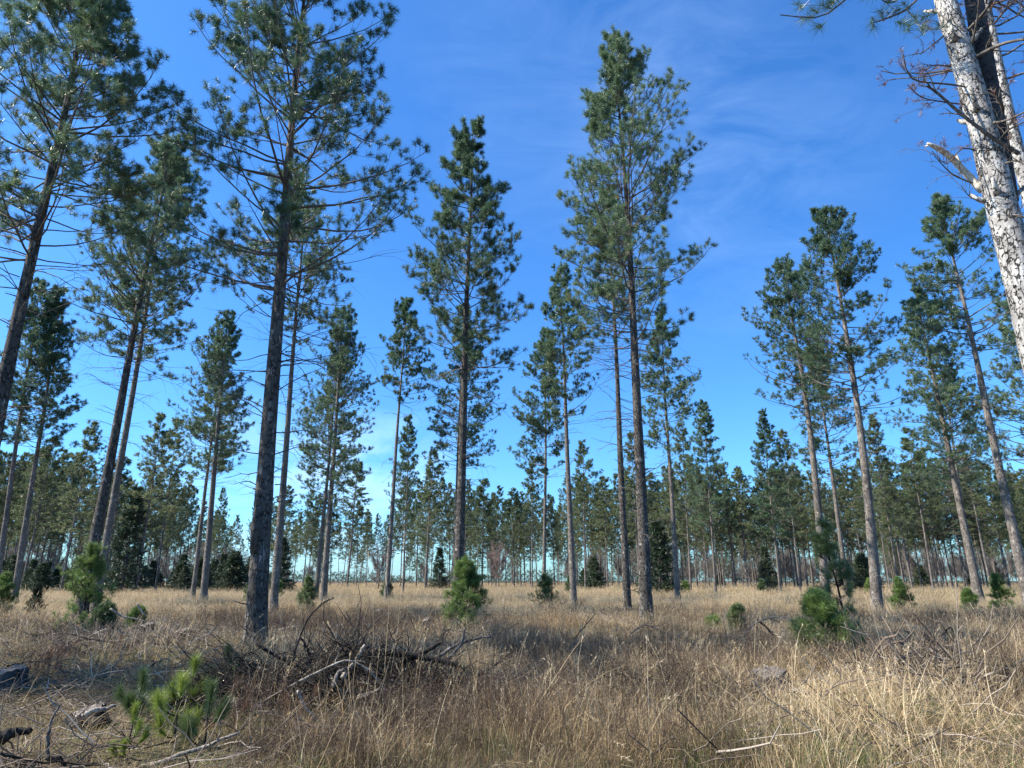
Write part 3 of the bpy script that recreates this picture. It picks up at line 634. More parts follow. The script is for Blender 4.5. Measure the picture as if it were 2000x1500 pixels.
    bb = MB(); rb = MB(); nb = 34; s = g.uniform(.55, .99, (1, nb)); p, d = interp((P-base)[None], s); p = p[0]
    az = g.uniform(0, 6.28, nb); e0 = g.normal(.25, .3, nb); Q = arcs(p, az, e0, e0+g.normal(.3, .3, nb), g.uniform(.5, 1.7, nb), 8, g, .12)
    tubes(bb, Q, np.full((nb, 1), .014)*np.linspace(1, .4, 8)[None], 5, cap=False); tp = []; td = []
    for q in Q: a, b = twigs_on(bb, q, g, 6, .3, .005); tp.append(a); td.append(b)
    link('dead_branches', bb.mesh('dead_branches', M_TWIG, True), e); tp = np.concatenate(tp); td = np.concatenate(td); k = g.random(len(tp)) < .45
    needles(rb, tp[k], td[k], np.full(k.sum(), .06), 28, .0018, g, (20, 80)); link('dead_needles', rb.mesh('dead_needles', M_RUST), e)
near_right()
# ------------------------------------------------------------------ saplings
def onground(px, py):
    r = ray(px, py); k = -EYE/r[2]; p = np.array([r[0]*k, r[1]*k]); return np.array([p[0], p[1], float(gz(p[0], p[1]))])
def sapling(px, py, H, Rc, label, seed, mat=None, D=None, nl=.12, name='pine_sapling', cat='sapling', group='young pines in the grass', ws=2.7, full=.8, lean=0, n=34, wd=.003, tw=7):
    if D: r = ray(px, py); az = math.atan2(r[0], r[1]); b = np.array([D*math.sin(az), D*math.cos(az), 0]); b[2] = float(gz(b[0], b[1]))
    else: b = onground(px, py)
    tb, bb, fb = pine(seed, H, .06, Rc, .028*H/2, 0, dead=0, topw=.12, nl=nl, ws=ws, full=full, lodx=dict(n=n, w=wd, tw=tw, sub=3, seg=8, bn=6))
    e = empty(name, b); e.rotation_euler = (0, R(lean), seed); tag(e, label, cat, group)
    link('trunk', tb.mesh('trunk', M_DARKW, True), e); link('branches', bb.mesh('branches', M_DARKW, True), e); link('crown', fb.mesh('crown', mat or M_SAP), e)
M_SAPD = foliage_mat('dark_sapling_needles', (.05, .085, .03), (.14, .20, .065), None, .25)
sapling(158, 1236, 2.7, 1.0, 'large bushy green pine sapling before the crossed pair on the left', 601)
sapling(200, 1246, .85, .6, 'low dark spreading pine sapling beside the large left one', 602, M_SAPD)
sapling(262, 1238, .6, .25, 'small bright pine sapling beside the stump on the left', 603)
sapling(906, 1224, 2.15, .85, 'bright green bushy pine sapling at the foot of the straight central pine', 605, D=21.5, n=40, ws=2.2)
sapling(598, 1200, 1.6, .55, 'thin pine sapling in pale grass right of the thickest dark pine', 606, M_SAPD, full=.7)
sapling(1066, 1196, 1.9, .85, 'dark bushy pine sapling between the central and the narrow crowned pine', 607, M_SAPD)
sapling(1612, 1290, 1.2, .85, 'broad dark green pine sapling before the tall lit pines', 608, None, nl=.14, full=.8)
sapling(1660, 1262, 3.05, .62, 'tall spindly pine sapling with bare stem and tufted whorls near the lit pines', 609, M_SAPD, ws=4.5, nl=.15, lean=-5, tw=6)
sapling(1762, 1198, 1.75, .6, 'bright two tiered pine sapling right of the tall lit pines', 611)
sapling(1898, 1200, 1.1, .4, 'small green sapling at the foot of the drooping dense pine', 612)
sapling(1955, 1178, 1.9, .6, 'light green sapling in the grass close to the right edge', 613, D=44)
sapling(1441, 1245, .85, .17, 'narrow little pine sapling in golden grass right of the tallest pine', 614, M_SAPD)
sapling(1395, 1234, .35, .2, 'tiny pine seedling left of the narrow little sapling', 615)
sapling(-6, 1215, 1.7, .5, 'bushy sapling cut by the left edge', 616)
sapling(62, 1212, 1.4, .3, 'spindly dark spruce sapling left of the large left sapling', 617, M_SPR, nl=.04, ws=2.2)
sapling(488, 1165, 1.5, .5, 'small dark sapling behind the foot of the thickest dark pine', 618, M_SAPD, D=46)
rr = random.Random(3)
for i in range(7):
    sapling(560+i*190+rr.uniform(-30, 30), 1160, rr.uniform(1.0, 1.9), .55, 'one of the small green saplings far off in the golden grass', 620+i % 3, M_SAPD if i % 2 else None, D=rr.uniform(55, 90), group='far saplings in the grass', n=12, wd=.012, nl=.16, tw=5)
M_SEED = foliage_mat('bright_seedling_needles', (.10, .15, .022), (.27, .35, .07), (.30, .32, .09), .35)
def seedling(px, py, label, seed, sc_=1.0, mat=None, ns=5):
    g = np.random.default_rng(seed); b = onground(px, py); e = empty('pine_seedling', b); tag(e, label, 'pine seedling', 'young pines in the left foreground')
    st = MB(); h = .32*sc_; P0 = np.array([[0, 0, -.05], [.01, 0, h*.5], [.0, .01, h]]); tubes(st, P0[None], np.array([[.012, .01, .008]]), 6); M_B = mat or M_SEED
    az = np.linspace(0, 6.28, ns, endpoint=False)+g.uniform(0, 1, ns); zs = g.uniform(.1, .9, ns)*h
    P = arcs(np.stack([zs*0, zs*0, zs], -1), az, np.full(ns, .3), np.full(ns, 1.35), g.uniform(.2, .34, ns)*sc_, 7, g, .08)
    top = np.array([[[0, 0, h], [.005, 0, h+.04], [.01, 0, h+.08], [.01, .005, h+.13], [.01, .01, h+.18], [.01, .01, h+.22], [.01, .01, h+.25]]])*1.0; P = np.concatenate([P, top])
    tubes(st, P, np.linspace(.007, .004, 7)[None]*np.ones((ns+1, 1)), 5, cap=False); fb = MB()
    K = 7; s = np.linspace(.5, 1, K)[None]+g.normal(0, .03, (ns+1, K)); p, d = interp(P, s.clip(0, .99))
    needles(fb, p.reshape(-1, 3), d.reshape(-1, 3), np.full((ns+1)*K, .155*sc_), 60, .0017, g, (12, 58), dens_back=.25)
    link('stem', st.mesh('stem', M_DARKW, True), e); link('needles', fb.mesh('needles', M_B), e)
seedling(262, 1425, 'shaded dark pine seedling left of the bright one in the left foreground', 701, 1.0, M_SAPD, 7)  # its shade is painted in by the darker needle colour
seedling(366, 1405, 'pine seedling with upright needle plumes above the bright one', 702, 1.1, None, 6)
seedling(432, 1375, 'dark pine seedling with a single tall leader nearest the brush pile', 703, 1.05, M_SAPD, 7)
seedling(335, 1472, 'brightest yellow green pine seedling in the left foreground', 704, 1.0, None, 6)
seedling(245, 1497, 'small pine seedling at the bottom edge on the left', 705, .6, None, 4)
seedling(395, 1480, 'pine seedling right of the brightest one by the bent branch', 706, .9, M_SAPD, 5)
# ------------------------------------------------------------------ stumps, logs, fallen branches
def stump(px, py, rad, h, label, seed, mat=None):
    g = np.random.default_rng(seed); b = onground(px, py); k = 26; a = np.arange(k)*2*np.pi/k; lob = 1+.12*np.sin(a*5+g.uniform(0, 6))+g.normal(0, .03, k)
    zz = np.array([-.08, .03, .12, h*.6, h*.93, h]); fl = np.array([1.6, 1.35, 1.12, 1.0, .97, .9]); V = []
    for z, f in zip(zz, fl):
        tz = np.full(k, z)+(0 if z < h*.9 else 1)*(.05*np.cos(a-1)+g.normal(0, .012, k)); V.append(np.stack([np.cos(a)*rad*f*(1+(lob-1)*(1.6 if z < .1 else .8)), np.sin(a)*rad*f*lob, tz], -1))
    V = np.array(V); n = len(zz); idx = np.arange(n*k).reshape(n, k); nx = np.roll(idx, -1, 1); q = np.stack([idx[:-1], nx[:-1], nx[1:], idx[1:]], -1).reshape(-1, 4)
    e = empty('tree_stump', b); tag(e, label, 'stump', 'cut stumps in the clearing'); mb = MB(); mb.add(V.reshape(-1, 3), q); link('bark', mb.mesh('bark', mat or M_DARKW, True), e)
    tp = MB(); c = V[-1]*[.96, .96, 1]+[0, 0, .004]; mid = c*[.5, .5, 1]*[1, 1, 0]+[0, 0, h+.01]; cc = np.array([[0, 0, h+.008]]); vv = np.concatenate([c, mid, cc]); i = np.arange(k); j = (i+1) % k
    tp.add(vv, np.stack([i, j, j+k, i+k], -1)); tp.f.append(np.stack([i+k, j+k, np.full(k, 2*k)], -1).astype(np.int32)); link('cut_top', tp.mesh('cut_top', M_DEADW, True), e)
stump(283, 1256, .17, .42, 'cut stump beside the small bright sapling on the left', 1)
stump(352, 1272, .17, .32, 'dark cut stump between the left sapling and the thickest dark pine', 2)
stump(8, 1346, .27, .30, 'big black stump cut off by the left edge', 3, M_DARKB)
stump(737, 1205, .22, .32, 'small dark stump in pale grass behind the brush pile', 4)
stump(632, 1190, .2, .4, 'small dark stump beside the thin sapling right of the thickest dark pine', 5)
stump(832, 1250, .10, .5, 'narrow upright stub just behind the brush pile', 6)
stump(168, 1418, .17, .17, 'crumbling grey stump in the left foreground left of the seedlings', 7)
stump(1505, 1350, .28, .3, 'dark rotten stump half buried in grass right of centre', 8, M_DARKB)
stump(24, 1246, .07, .22, 'tiny burnt stub near the left edge', 9)
def dead_branch(pts, D, rad, label, seed, mat=None, tw=6, name='fallen_branch', cat='branch', group='dead branches on the ground', tl=.35, zs=None):
    g = np.random.default_rng(seed); P = poly(pts, D, 16); b = P[0].copy(); P = P-b
    P += np.cumsum(g.normal(0, .006, P.shape), 0)
    mb = MB(); tubes(mb, P[None], rad*(np.linspace(1, .45, 16)*(1+g.normal(0, .05, 16)))[None], 9)
    if tw: twigs_on(mb, P, g, tw, tl, rad*.32)
    o = link(name, mb.mesh(name, mat or M_DEADW, True), loc=b); tag(o, label, cat, group)
BP = 'dead branches of the brush pile'
dead_branch([(470, 1398), (545, 1355), (640, 1305), (680, 1292), (710, 1302), (735, 1325), (765, 1362)], 8.7, .015, 'pale bent branch arching over the front of the brush pile', 1, M_PALES, 8, group=BP)
dead_branch([(582, 1348), (600, 1383), (625, 1412), (660, 1438)], 8.2, .017, 'pale branch slanting down the front of the brush pile', 2, M_PALES, 6, group=BP)
dead_branch([(668, 1325), (690, 1290), (714, 1262)], 9.0, .035, 'short thick pale cut branch poking out atop the brush pile', 3, M_PALES, 0, group=BP)
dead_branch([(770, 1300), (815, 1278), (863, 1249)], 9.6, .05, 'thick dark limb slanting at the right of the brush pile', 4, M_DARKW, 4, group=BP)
dead_branch([(840, 1296), (880, 1266), (915, 1248), (968, 1237)], 10.6, .03, 'grey branch pointing right from the brush pile', 5, M_DEADW, 8, group=BP)
dead_branch([(868, 1292), (900, 1255), (908, 1232)], 10.5, .024, 'broken grey stub standing at the right end of the brush pile', 6, M_DEADW, 2, group=BP)
dead_branch([(500, 1256), (560, 1290), (625, 1312), (680, 1325)], 10.4, .024, 'dark branch running from the thickest pine into the brush pile', 7, M_DARKW, 6, group=BP)
dead_branch([(612, 1300), (603, 1272), (589, 1243)], 10.2, .026, 'dark upright stick at the left top of the brush pile', 8, M_DARKW, 1, group=BP)
dead_branch([(563, 1320), (580, 1260), (600, 1215), (628, 1182), (655, 1170)], 10.2, .017, 'long thin dark branch arching high left of the brush pile', 9, M_DARKW, 4, group=BP)
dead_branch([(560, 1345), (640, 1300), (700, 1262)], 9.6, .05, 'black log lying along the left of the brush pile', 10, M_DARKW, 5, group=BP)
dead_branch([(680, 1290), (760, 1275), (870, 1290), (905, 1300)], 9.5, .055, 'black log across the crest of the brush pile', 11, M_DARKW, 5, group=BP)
dead_branch([(700, 1290), (692, 1262), (688, 1241)], 10.4, .02, 'dark stub upright in the middle of the brush pile', 12, M_DARKW, 0, group=BP)
dead_branch([(730, 1290), (728, 1262), (729, 1244)], 10.4, .018, 'thin grey stub upright right of the middle of the brush pile', 13, M_DEADW, 0, group=BP)
dead_branch([(745, 1290), (765, 1250), (792, 1205)], 10.3, .010, 'thin dark rod rising from the brush pile centre', 14, M_DARKW, 3, group=BP)
dead_branch([(535, 1380), (533, 1300), (538, 1220)], 9.4, .007, 'thin upright dark rod left of the brush pile', 15, M_DARKW, 3, group=BP)
dead_branch([(700, 1362), (720, 1352), (738, 1345)], 8.4, .02, 'short pale stick piece in front of the brush pile', 16, M_PALES, 0, group=BP)
dead_branch([(650, 1340), (668, 1310), (680, 1298)], 8.6, .028, 'mottled grey stick under the arching pale branch', 17, M_DEADW, 0, group=BP)
dead_branch([(502, 1391), (545, 1403), (600, 1420)], 8.4, .014, 'thin pale stick left in front of the brush pile', 18, M_PALES, 2, group=BP)
dead_branch([(292, 1496), (345, 1478), (400, 1456), (440, 1436), (472, 1428)], 7.4, .024, 'smooth grey bent branch at the bottom left by the brightest seedling', 19, M_PALES, 4)
dead_branch([(470, 1428), (490, 1398), (520, 1370)], 7.9, .012, 'thin branch end rising towards the brush pile from the smooth bent one', 20, M_DEADW, 3)
dead_branch([(91, 1482), (93, 1428), (104, 1392), (112, 1378)], 7.6, .015, 'broken grey stick standing upright in the bottom left corner', 21, M_DEADW, 2)
dead_branch([(95, 1476), (118, 1482), (135, 1500), (150, 1520)], 7.2, .02, 'dark curved stick at the bottom left edge', 22, M_DARKW, 2)
dead_branch([(0, 1470), (60, 1482), (130, 1490), (200, 1496)], 7.1, .011, 'long thin dark stick along the bottom left edge', 23, M_DARKW, 3)
dead_branch([(0, 1440), (30, 1432), (62, 1428)], 8.2, .06, 'mossy grey log at the left edge in the foreground', 24, M_DARKW, 0)
dead_branch([(256, 1318), (278, 1308), (300, 1300)], 13.4, .035, 'short brown log on the pale moss left of the thickest pine', 25, M_DEADW, 0)
dead_branch([(170, 1395), (200, 1384), (226, 1376)], 9.1, .03, 'pale chunk of log on top of the crumbling grey stump', 26, M_PALES, 0)
dead_branch([(1545, 1350), (1590, 1352), (1640, 1350)], 10.9, .04, 'mottled grey log lying in grass right of centre', 27, M_DEADW, 0)
dead_branch([(1560, 1348), (1580, 1325), (1599, 1298)], 10.8, .014, 'grey stick rising from the mottled log right of centre', 28, M_DEADW, 0)
dead_branch([(1440, 1262), (1470, 1222), (1515, 1203), (1550, 1212)], 15.5, .018, 'thin arching dead branch left of the broad dark sapling', 29, M_TWIG, 8, tl=.6)
dead_branch([(1510, 1240), (1488, 1220), (1478, 1212)], 15.6, .03, 'short dark stick under the arching dead branch', 30, M_DARKW, 0)
dead_branch([(1835, 1245), (1862, 1228), (1868, 1255), (1840, 1215)], 14.6, .018, 'curved dark branch in the low brush on the right', 31, M_DARKW, 5)
dead_branch([(1800, 1235), (1825, 1255), (1860, 1270)], 14.2, .035, 'thick dark branch on the low brush heap on the right', 32, M_DARKW, 3)
dead_branch([(1740, 1300), (1790, 1268), (1830, 1262)], 13.6, .018, 'grey branch at the left of the low brush heap on the right', 33, M_DEADW, 5)
dead_branch([(215, 1190), (240, 1205), (270, 1212), (300, 1220)], 23, .03, 'pale slanted branch on the slash heap behind the left stump', 34, M_PALES, 5)
dead_branch([(268, 1180), (278, 1196), (284, 1206)], 23, .03, 'pale stick tipped upright on the slash heap on the left', 35, M_PALES, 0)
dead_branch([(1120, 1250), (1165, 1197)], 19, .02, 'dark stick leaning in the grass left of the dark thinner pine', 36, M_DARKW, 1)
dead_branch([(1700, 1338), (1740, 1343)], 11.3, .02, 'thin dark stick in the grass on the right', 37, M_DARKW, 0)
dead_branch([(1230, 1238), (1262, 1222), (1300, 1238), (1345, 1240)], 19.5, .02, 'twiggy fallen branch at the foot of the tallest pine', 38, M_TWIG, 12, tl=.7)
rr = random.Random(17)
for i in range(60):                        # slash strewn over the clearing on the left
    px = rr.uniform(20, 860) if i % 5 else rr.uniform(1450, 1980); py = rr.uniform(1186, 1300) if i % 5 else rr.uniform(1215, 1290); b = onground(px, py)
    if b[1] > 60: continue
    L = rr.uniform(.5, 1.9); a = rr.uniform(-.6, .6)+(math.pi if rr.random() < .5 else 0); h0 = rr.uniform(.03, .12); h1 = rr.uniform(.02, .45)
    g = np.random.default_rng(i); n = 9; s = np.linspace(0, 1, n)[:, None]; P = np.array([0, 0, h0])+s*np.array([L*math.cos(a), L*math.sin(a), h1-h0])+np.cumsum(g.normal(0, .015, (n, 3)), 0)
    mb = MB(); r0 = rr.uniform(.009, .03); tubes(mb, P[None], r0*np.linspace(1, .5, n)[None], 7); twigs_on(mb, P, g, rr.randint(0, 7), .4, r0*.35)
    o = link('fallen_branch', mb.mesh('fallen_branch', [M_DARKW, M_DEADW, M_PALES, M_DEADW, M_DARKW][i % 5], True), loc=b)
    if i % 5: tag(o, 'one of the cut branches strewn over the clearing on the left', 'branch', 'slash strewn on the left')
    else: tag(o, 'one of the dead branches lying in the grass on the right', 'branch', 'dead branches in the right grass')
def rust_bough(px, py, label, seed, s=.5):
    g = np.random.default_rng(seed); b = onground(px, py); e = empty('dead_pine_bough', b); tag(e, label, 'bough', 'rusty dead boughs'); mb = MB()
    P = np.stack([np.linspace(-s, s, 8), g.normal(0, .05, 8), .12+.1*np.sin(np.linspace(0, 3, 8))], -1); tubes(mb, P[None], np.linspace(.012, .005, 8)[None], 6)
    a, d = twigs_on(mb, P, g, 12, .4, .005); fb = MB(); needles(fb, a, d*[1, 1, .3]-[0, 0, .4], np.full(len(a), .11), 40, .002, g, (10, 60)); link('branch', mb.mesh('branch', M_DARKW, True), e); link('dead_needles', fb.mesh('dead_needles', M_RUST), e)
rust_bough(118, 1300, 'rusty dead pine bough on the pale grass near the left edge', 1); rust_bough(222, 1300, 'brown dead pine bough left of the short brown log', 2, .4)
rust_bough(60, 1325, 'rusty needle litter beside the big black stump', 3, .5); rust_bough(200, 1245, 'orange dead bough at the foot of the low dark sapling', 4, .3)
rust_bough(1470, 1262, 'rusty bough under the arching dead branch right of centre', 5, .4); rust_bough(500, 1432, 'rusty bough at the left foot of the brush pile', 6, .5)
# dried flat-topped flowers
def dried_flower(px, py, D, label, seed):
    g = np.random.default_rng(seed); top = at(px, py, D); b = np.array([top[0]+g.normal(0, .04), top[1]+.02, float(gz(top[0], top[1]))]); t = top-b
    o = empty('dried_flower', b); tag(o, label, 'dried flower', 'dried brown flower heads'); st = MB(); s = np.linspace(0, 1, 6)[:, None]; P = s*t+np.cumsum(g.normal(0, .006, (6, 3)), 0); P[-1] = t*.9
    tubes(st, P[None], np.array([[.004, .0035, .003, .003, .0028, .0025]]), 5); hd = MB(); m = 110; q = g.normal(0, .034, (m, 3))*[1, 1, .22]+t; q[:, 2] -= (np.hypot(q[:, 0]-t[0], q[:, 1]-t[1])**2)*4
    tubes(st, np.stack([np.tile(P[-1], (30, 1)), q[:30]], 1), np.full((30, 2), .0014), 3, cap=False)
    for dxyz in ([0, 0, .006], ): tubes(hd, np.stack([q-dxyz, q, q+dxyz], 1), np.array([[.003, .0065, .003]])*g.uniform(.7, 1.2, (m, 1)), 5, val=g.random(m))
    link('stem', st.mesh('stem', M_WEED), o); link('flower_head', hd.mesh('flower_head', M_RUST), o)
for i, (x, y, lb) in enumerate([(1312, 1412, 'highest rusty dried flower head at the bottom right of centre'), (1270, 1436, 'leftmost rusty dried flower head at the bottom right of centre'), (1318, 1446, 'rusty dried flower head directly below the highest one'),
   (1385, 1438, 'rightmost rusty dried flower head by the bottom'), (1275, 1490, 'lowest rusty dried flower head touching the bottom edge'), (1300, 1424, 'small dried flower head tucked under the highest one')]): dried_flower(x, y, 7.6, lb, i)
# ------------------------------------------------------------------ grass and litter (stuff)
def field_patch(px, r, x, y): return .35+.65*np.clip(nz(x, y, .42, 6)*1.6-.1, 0, 1)
def blades(g, mb, n, spread, h0, h1, w, lean, curl, v0=0, v1=1, cx=0, cy=0, head=0.0):
    r = spread*np.sqrt(g.random(n)); a = g.uniform(0, 6.28, n); b = np.stack([cx+r*np.cos(a), cy+r*np.sin(a), np.full(n, -.03)], -1)
    h = g.uniform(h0, h1, n); la = g.uniform(0, 6.28, n); e0 = np.pi/2-np.abs(g.normal(0, lean, n)); e1 = e0-np.abs(g.normal(0, curl, n))
    P = arcs(b, la, e0, e1, h, 5, g, .05); sd = np.stack([-np.sin(la+g.normal(0, .8, n)), np.cos(la), np.zeros(n)], -1); sd = norm(sd)
    wd = w*np.array([1, .9, .7, .45, .12]); A = P-sd[:, None]*wd[None, :, None]; B_ = P+sd[:, None]*wd[None, :, None]
    V = np.stack([A, B_], 2).reshape(n, 10, 3); i = np.arange(4)*2; q = np.stack([i, i+1, i+3, i+2], -1)[None]+(np.arange(n)*10)[:, None, None]
    vv = g.uniform(v0, v1, n); mb.add(V.reshape(-1, 3), q.reshape(-1, 4), np.repeat(vv, 10))
    if head:
        k = g.random(n) < head; T = P[k, -1]; D_ = P[k, -1]-P[k, -2]
        if k.sum(): needles(mb, T, D_, np.full(k.sum(), .045), 12, w*.8, g, (8, 40), val=np.clip(vv[k]+.2, 0, 1), dens_back=2.2)
def tuft_tall(seed, wd=.0026, n=95):
    g = np.random.default_rng(seed); mb = MB(); blades(g, mb, n, .30, .15, .5, wd, .5, 1.1, 0, .9); blades(g, mb, n//5, .25, .4, .78, wd*.8, .25, .5, .4, 1, head=.8); blades(g, mb, n//2, .3, .1, .3, wd, .8, 1.6, 0, .6); return mb
def tuft_weed(seed, wd=.0022):
    g = np.random.default_rng(seed); mb = MB(); n = 15; r = .28*np.sqrt(g.random(n)); a = g.uniform(0, 6.28, n); b = np.stack([r*np.cos(a), r*np.sin(a), r*0-.03], -1)
    e = np.pi/2-np.abs(g.normal(0, .25, n)); P = arcs(b, g.uniform(0, 6.28, n), e, e-g.normal(0, .25, n), g.uniform(.45, .95, n), 6, g, .08); tubes(mb, P, np.full((n, 1), wd)*np.linspace(1, .5, 6)[None], 3, cap=False, val=g.random(n)*.8)
    K = 9; s = g.uniform(.35, 1, (n, K)); p, d = interp(P, s); p = p.reshape(-1, 3); m = len(p); az = g.uniform(0, 6.28, m); ee = g.normal(.6, .5, m); Q = arcs(p, az, ee, ee+g.normal(0, .6, m), g.uniform(.05, .2, m), 4, g, .2)
    tubes(mb, Q, np.full((m, 1), wd*.55)*np.linspace(1, .6, 4)[None], 3, cap=False, val=g.random(m)*.9); k = g.random(m) < .3; needles(mb, Q[k, -1], Q[k, -1]-Q[k, -2], np.full(k.sum(), .016), 6, .0022, g, (10, 80), val=g.uniform(.5, 1, k.sum()))
    blades(g, mb, 30, .3, .1, .45, .0022, .7, 1.4, 0, .8); return mb
def tuft_short(seed):
    g = np.random.default_rng(seed); mb = MB(); blades(g, mb, 150, .34, .06, .24, .0022, .8, 1.3, 0, .8); blades(g, mb, 30, .3, .05, .2, .002, .5, .8, .8, 1); return mb
def tuft_green(seed):
    g = np.random.default_rng(seed); mb = MB(); blades(g, mb, 90, .18, .1, .32, .0024, .6, 1.2, .78, 1); return mb
def tuft_reed(seed):
    g = np.random.default_rng(seed); mb = MB(); blades(g, mb, 3, .12, .8, 1.35, .0035, .16, .25, .6, 1, head=.6); return mb
def tuft_litter(seed):
    g = np.random.default_rng(seed); mb = MB(); n = 26; b = np.stack([g.uniform(-.45, .45, n), g.uniform(-.45, .45, n), g.uniform(.0, .1, n)], -1); e = g.normal(.08, .25, n)
    P = arcs(b, g.uniform(0, 6.28, n), e, e+g.normal(0, .3, n), g.uniform(.15, .7, n), 5, g, .2); tubes(mb, P, g.uniform(.002, .007, (n, 1))*np.linspace(1, .5, 5)[None], 4, cap=False, val=g.random(n)); return mb
def proto(name, mb, mat):
    return bpy.data.objects.new(name, mb.mesh(name, mat))
def scatter(name, label, protos, P, rot, scl, cat=None):
    me = bpy.data.meshes.new(name+'_points'); n = len(P); me.vertices.add(n); me.vertices.foreach_set('co', P.astype(np.float32).reshape(-1))
    for nm, arr in (('rot', rot), ('scl', scl)):
        a = me.attributes.new(nm, 'FLOAT_VECTOR', 'POINT'); a.data.foreach_set('vector', arr.astype(np.float32).reshape(-1))
    o = link(name, me); tag(o, label, cat, kind='stuff'); ng = bpy.data.node_groups.new(name, 'GeometryNodeTree')
    ng.interface.new_socket('Geometry', in_out='INPUT', socket_type='NodeSocketGeometry'); ng.interface.new_socket('Geometry', in_out='OUTPUT', socket_type='NodeSocketGeometry')
    gi = ng.nodes.new('NodeGroupInput'); go = ng.nodes.new('NodeGroupOutput'); ip = ng.nodes.new('GeometryNodeInstanceOnPoints'); jn = ng.nodes.new('GeometryNodeJoinGeometry')
    for p in protos:
        oi = ng.nodes.new('GeometryNodeObjectInfo'); oi.inputs['Object'].default_value = p; oi.inputs['As Instance'].default_value = True; ng.links.new(oi.outputs['Geometry'], jn.inputs[0])
    def attr(nm):
        q = ng.nodes.new('GeometryNodeInputNamedAttribute'); q.data_type = 'FLOAT_VECTOR'; q.inputs['Name'].default_value = nm; return q.outputs[0]
    ng.links.new(gi.outputs[0], ip.inputs['Points']); ng.links.new(jn.outputs[0], ip.inputs['Instance']); ip.inputs['Pick Instance'].default_value = True
    rv = ng.nodes.new('FunctionNodeRandomValue'); rv.data_type = 'INT'; rv.inputs[4].default_value = 0; rv.inputs[5].default_value = len(protos)-1; ng.links.new(rv.outputs[2], ip.inputs['Instance Index'])
    ng.links.new(attr('rot'), ip.inputs['Rotation']); ng.links.new(attr('scl'), ip.inputs['Scale']); ng.links.new(ip.outputs[0], go.inputs[0])
    md = o.modifiers.new('scatter', 'NODES'); md.node_group = ng; return o
def spots(g, n, r0, r1, dens, amax=47):
    a = np.radians(g.uniform(-amax, amax, n)); r = np.sqrt(g.uniform(r0*r0, r1*r1, n)); x = r*np.sin(a); y = r*np.cos(a); px, py = pxof(x, y, 0.0); k = g.random(n) < dens(px, py, r, x, y); return x[k], y[k], r[k], px[k]
def nz(x, y, f, s=0): return .5+.25*(np.sin(x*f+s)*np.cos(y*f*1.3+s*2)+np.sin((x+y)*f*.61+s*3)+.6*np.sin((x-y)*f*1.7+s))
def tuft_bent(seed):
    g = np.random.default_rng(seed); mb = MB(); blades(g, mb, 16, .4, .4, .95, .0028, .8, .7, .3, 1, head=.3); blades(g, mb, 40, .4, .2, .5, .0024, .9, 1.6, 0, .9); return mb
def put(name, label, protos, sets, smin, smax, tilt=.1, cat=None):
    g = np.random.default_rng(abs(hash(label)) % 1000 if False else len(label)); X = []; S = []
    for (x, y, sx, sz) in sets:
        X.append(np.stack([x, y, gz(x, y)], -1)); u = g.uniform(smin, smax, len(x)); S.append(np.stack([u*sx, u*sx, u*sz*(.38+1.15*nz(x, y, 1.1, 3))], -1))
    P = np.concatenate(X); S = np.concatenate(S); rot = np.stack([g.normal(0, tilt, len(P)), g.normal(0, tilt, len(P)), g.uniform(0, 6.28, len(P))], -1); return scatter(name, label, protos, P, rot, S, cat)
g = np.random.default_rng(1234)
def left_clear(px, r): return np.clip((900-px)/120, 0, 1)*np.clip((37-r)/10, 0, 1)       # the trampled clearing with slash
def d_tall(px, py, r, x, y):
    c = left_clear(px, r); near_mid = np.clip((1500-px)/150, 0, 1)*np.clip((px-850)/100, 0, 1)*np.clip((13-r)/3, 0, 1)
    return np.clip((1-.96*c)*(1-.75*near_mid)*(.2+1.1*nz(x, y, .75))*np.clip((r-4)/12, .2, 1), 0, 1)
tall = [proto('grass_tuft', tuft_tall(i), M_GRASS) for i in range(5)]; tallf = [proto('grass_tuft', tuft_tall(i+20, .006, 60), M_GRASS) for i in range(4)]
x, y, r, px = spots(g, 5200, 6.2, 26, d_tall); x2, y2, r2, _ = spots(g, 15000, 26, 62, lambda px, py, r, x, y: d_tall(px, py, r, x, y)*field_patch(px, r, x, y)+.12)
put('tall_grass', 'dry golden knee high grass over the near clearing', tall, [(x, y, 1.0, .64)], .6, 1.3, .34, 'grass')
put('field_grass', 'golden grass of the open field around the tree feet', tall, [(x2, y2, 1.15, .82)], .7, 1.25, .14, 'grass')
x, y, r, px = spots(g, 15000, 60, 125, lambda *a: np.ones(len(a[0]))); x2, y2, r2, _ = spots(g, 9000, 125, 320, lambda *a: np.ones(len(a[0])))
put('far_grass', 'dry golden grass reaching back under the far pines', tallf, [(x, y, 1.8, .9), (x2, y2, 4, 1.1)], .8, 1.2, .08, 'grass')
def d_weed(px, py, r, x, y):
    zone = 1.0*np.clip((px-440)/60, 0, 1)*np.where((px < 920) & (r > 8.3), .15, 1)*np.clip((1520-px)/120, 0, 1)*np.clip((13-r)/2.5, 0, 1); z2 = np.clip((px-930)/60, 0, 1)*np.clip((1420-px)/80, 0, 1)*np.clip((20-r)/3, 0, 1)*.8
    return np.clip(np.maximum(np.maximum(zone*.95, z2), (.08+.55*(nz(x, y, .5, 9) > .58))*np.clip((px-350)/200, .1, 1))*(.5+.8*nz(x, y, .9, 2)), 0, 1)
weeds = [proto('weed_clump', tuft_weed(i+40), M_WEED) for i in range(5)]
x, y, r, px = spots(g, 9500, 6.2, 36, d_weed)
put('dry_weeds', 'brown dry weed stalks tangled around the brush pile and centre', weeds, [(x, y, 1.0, .82)], .6, 1.1, .2, 'weeds')
shorts = [proto('short_tuft', tuft_short(i+60), M_SHORT) for i in range(5)]
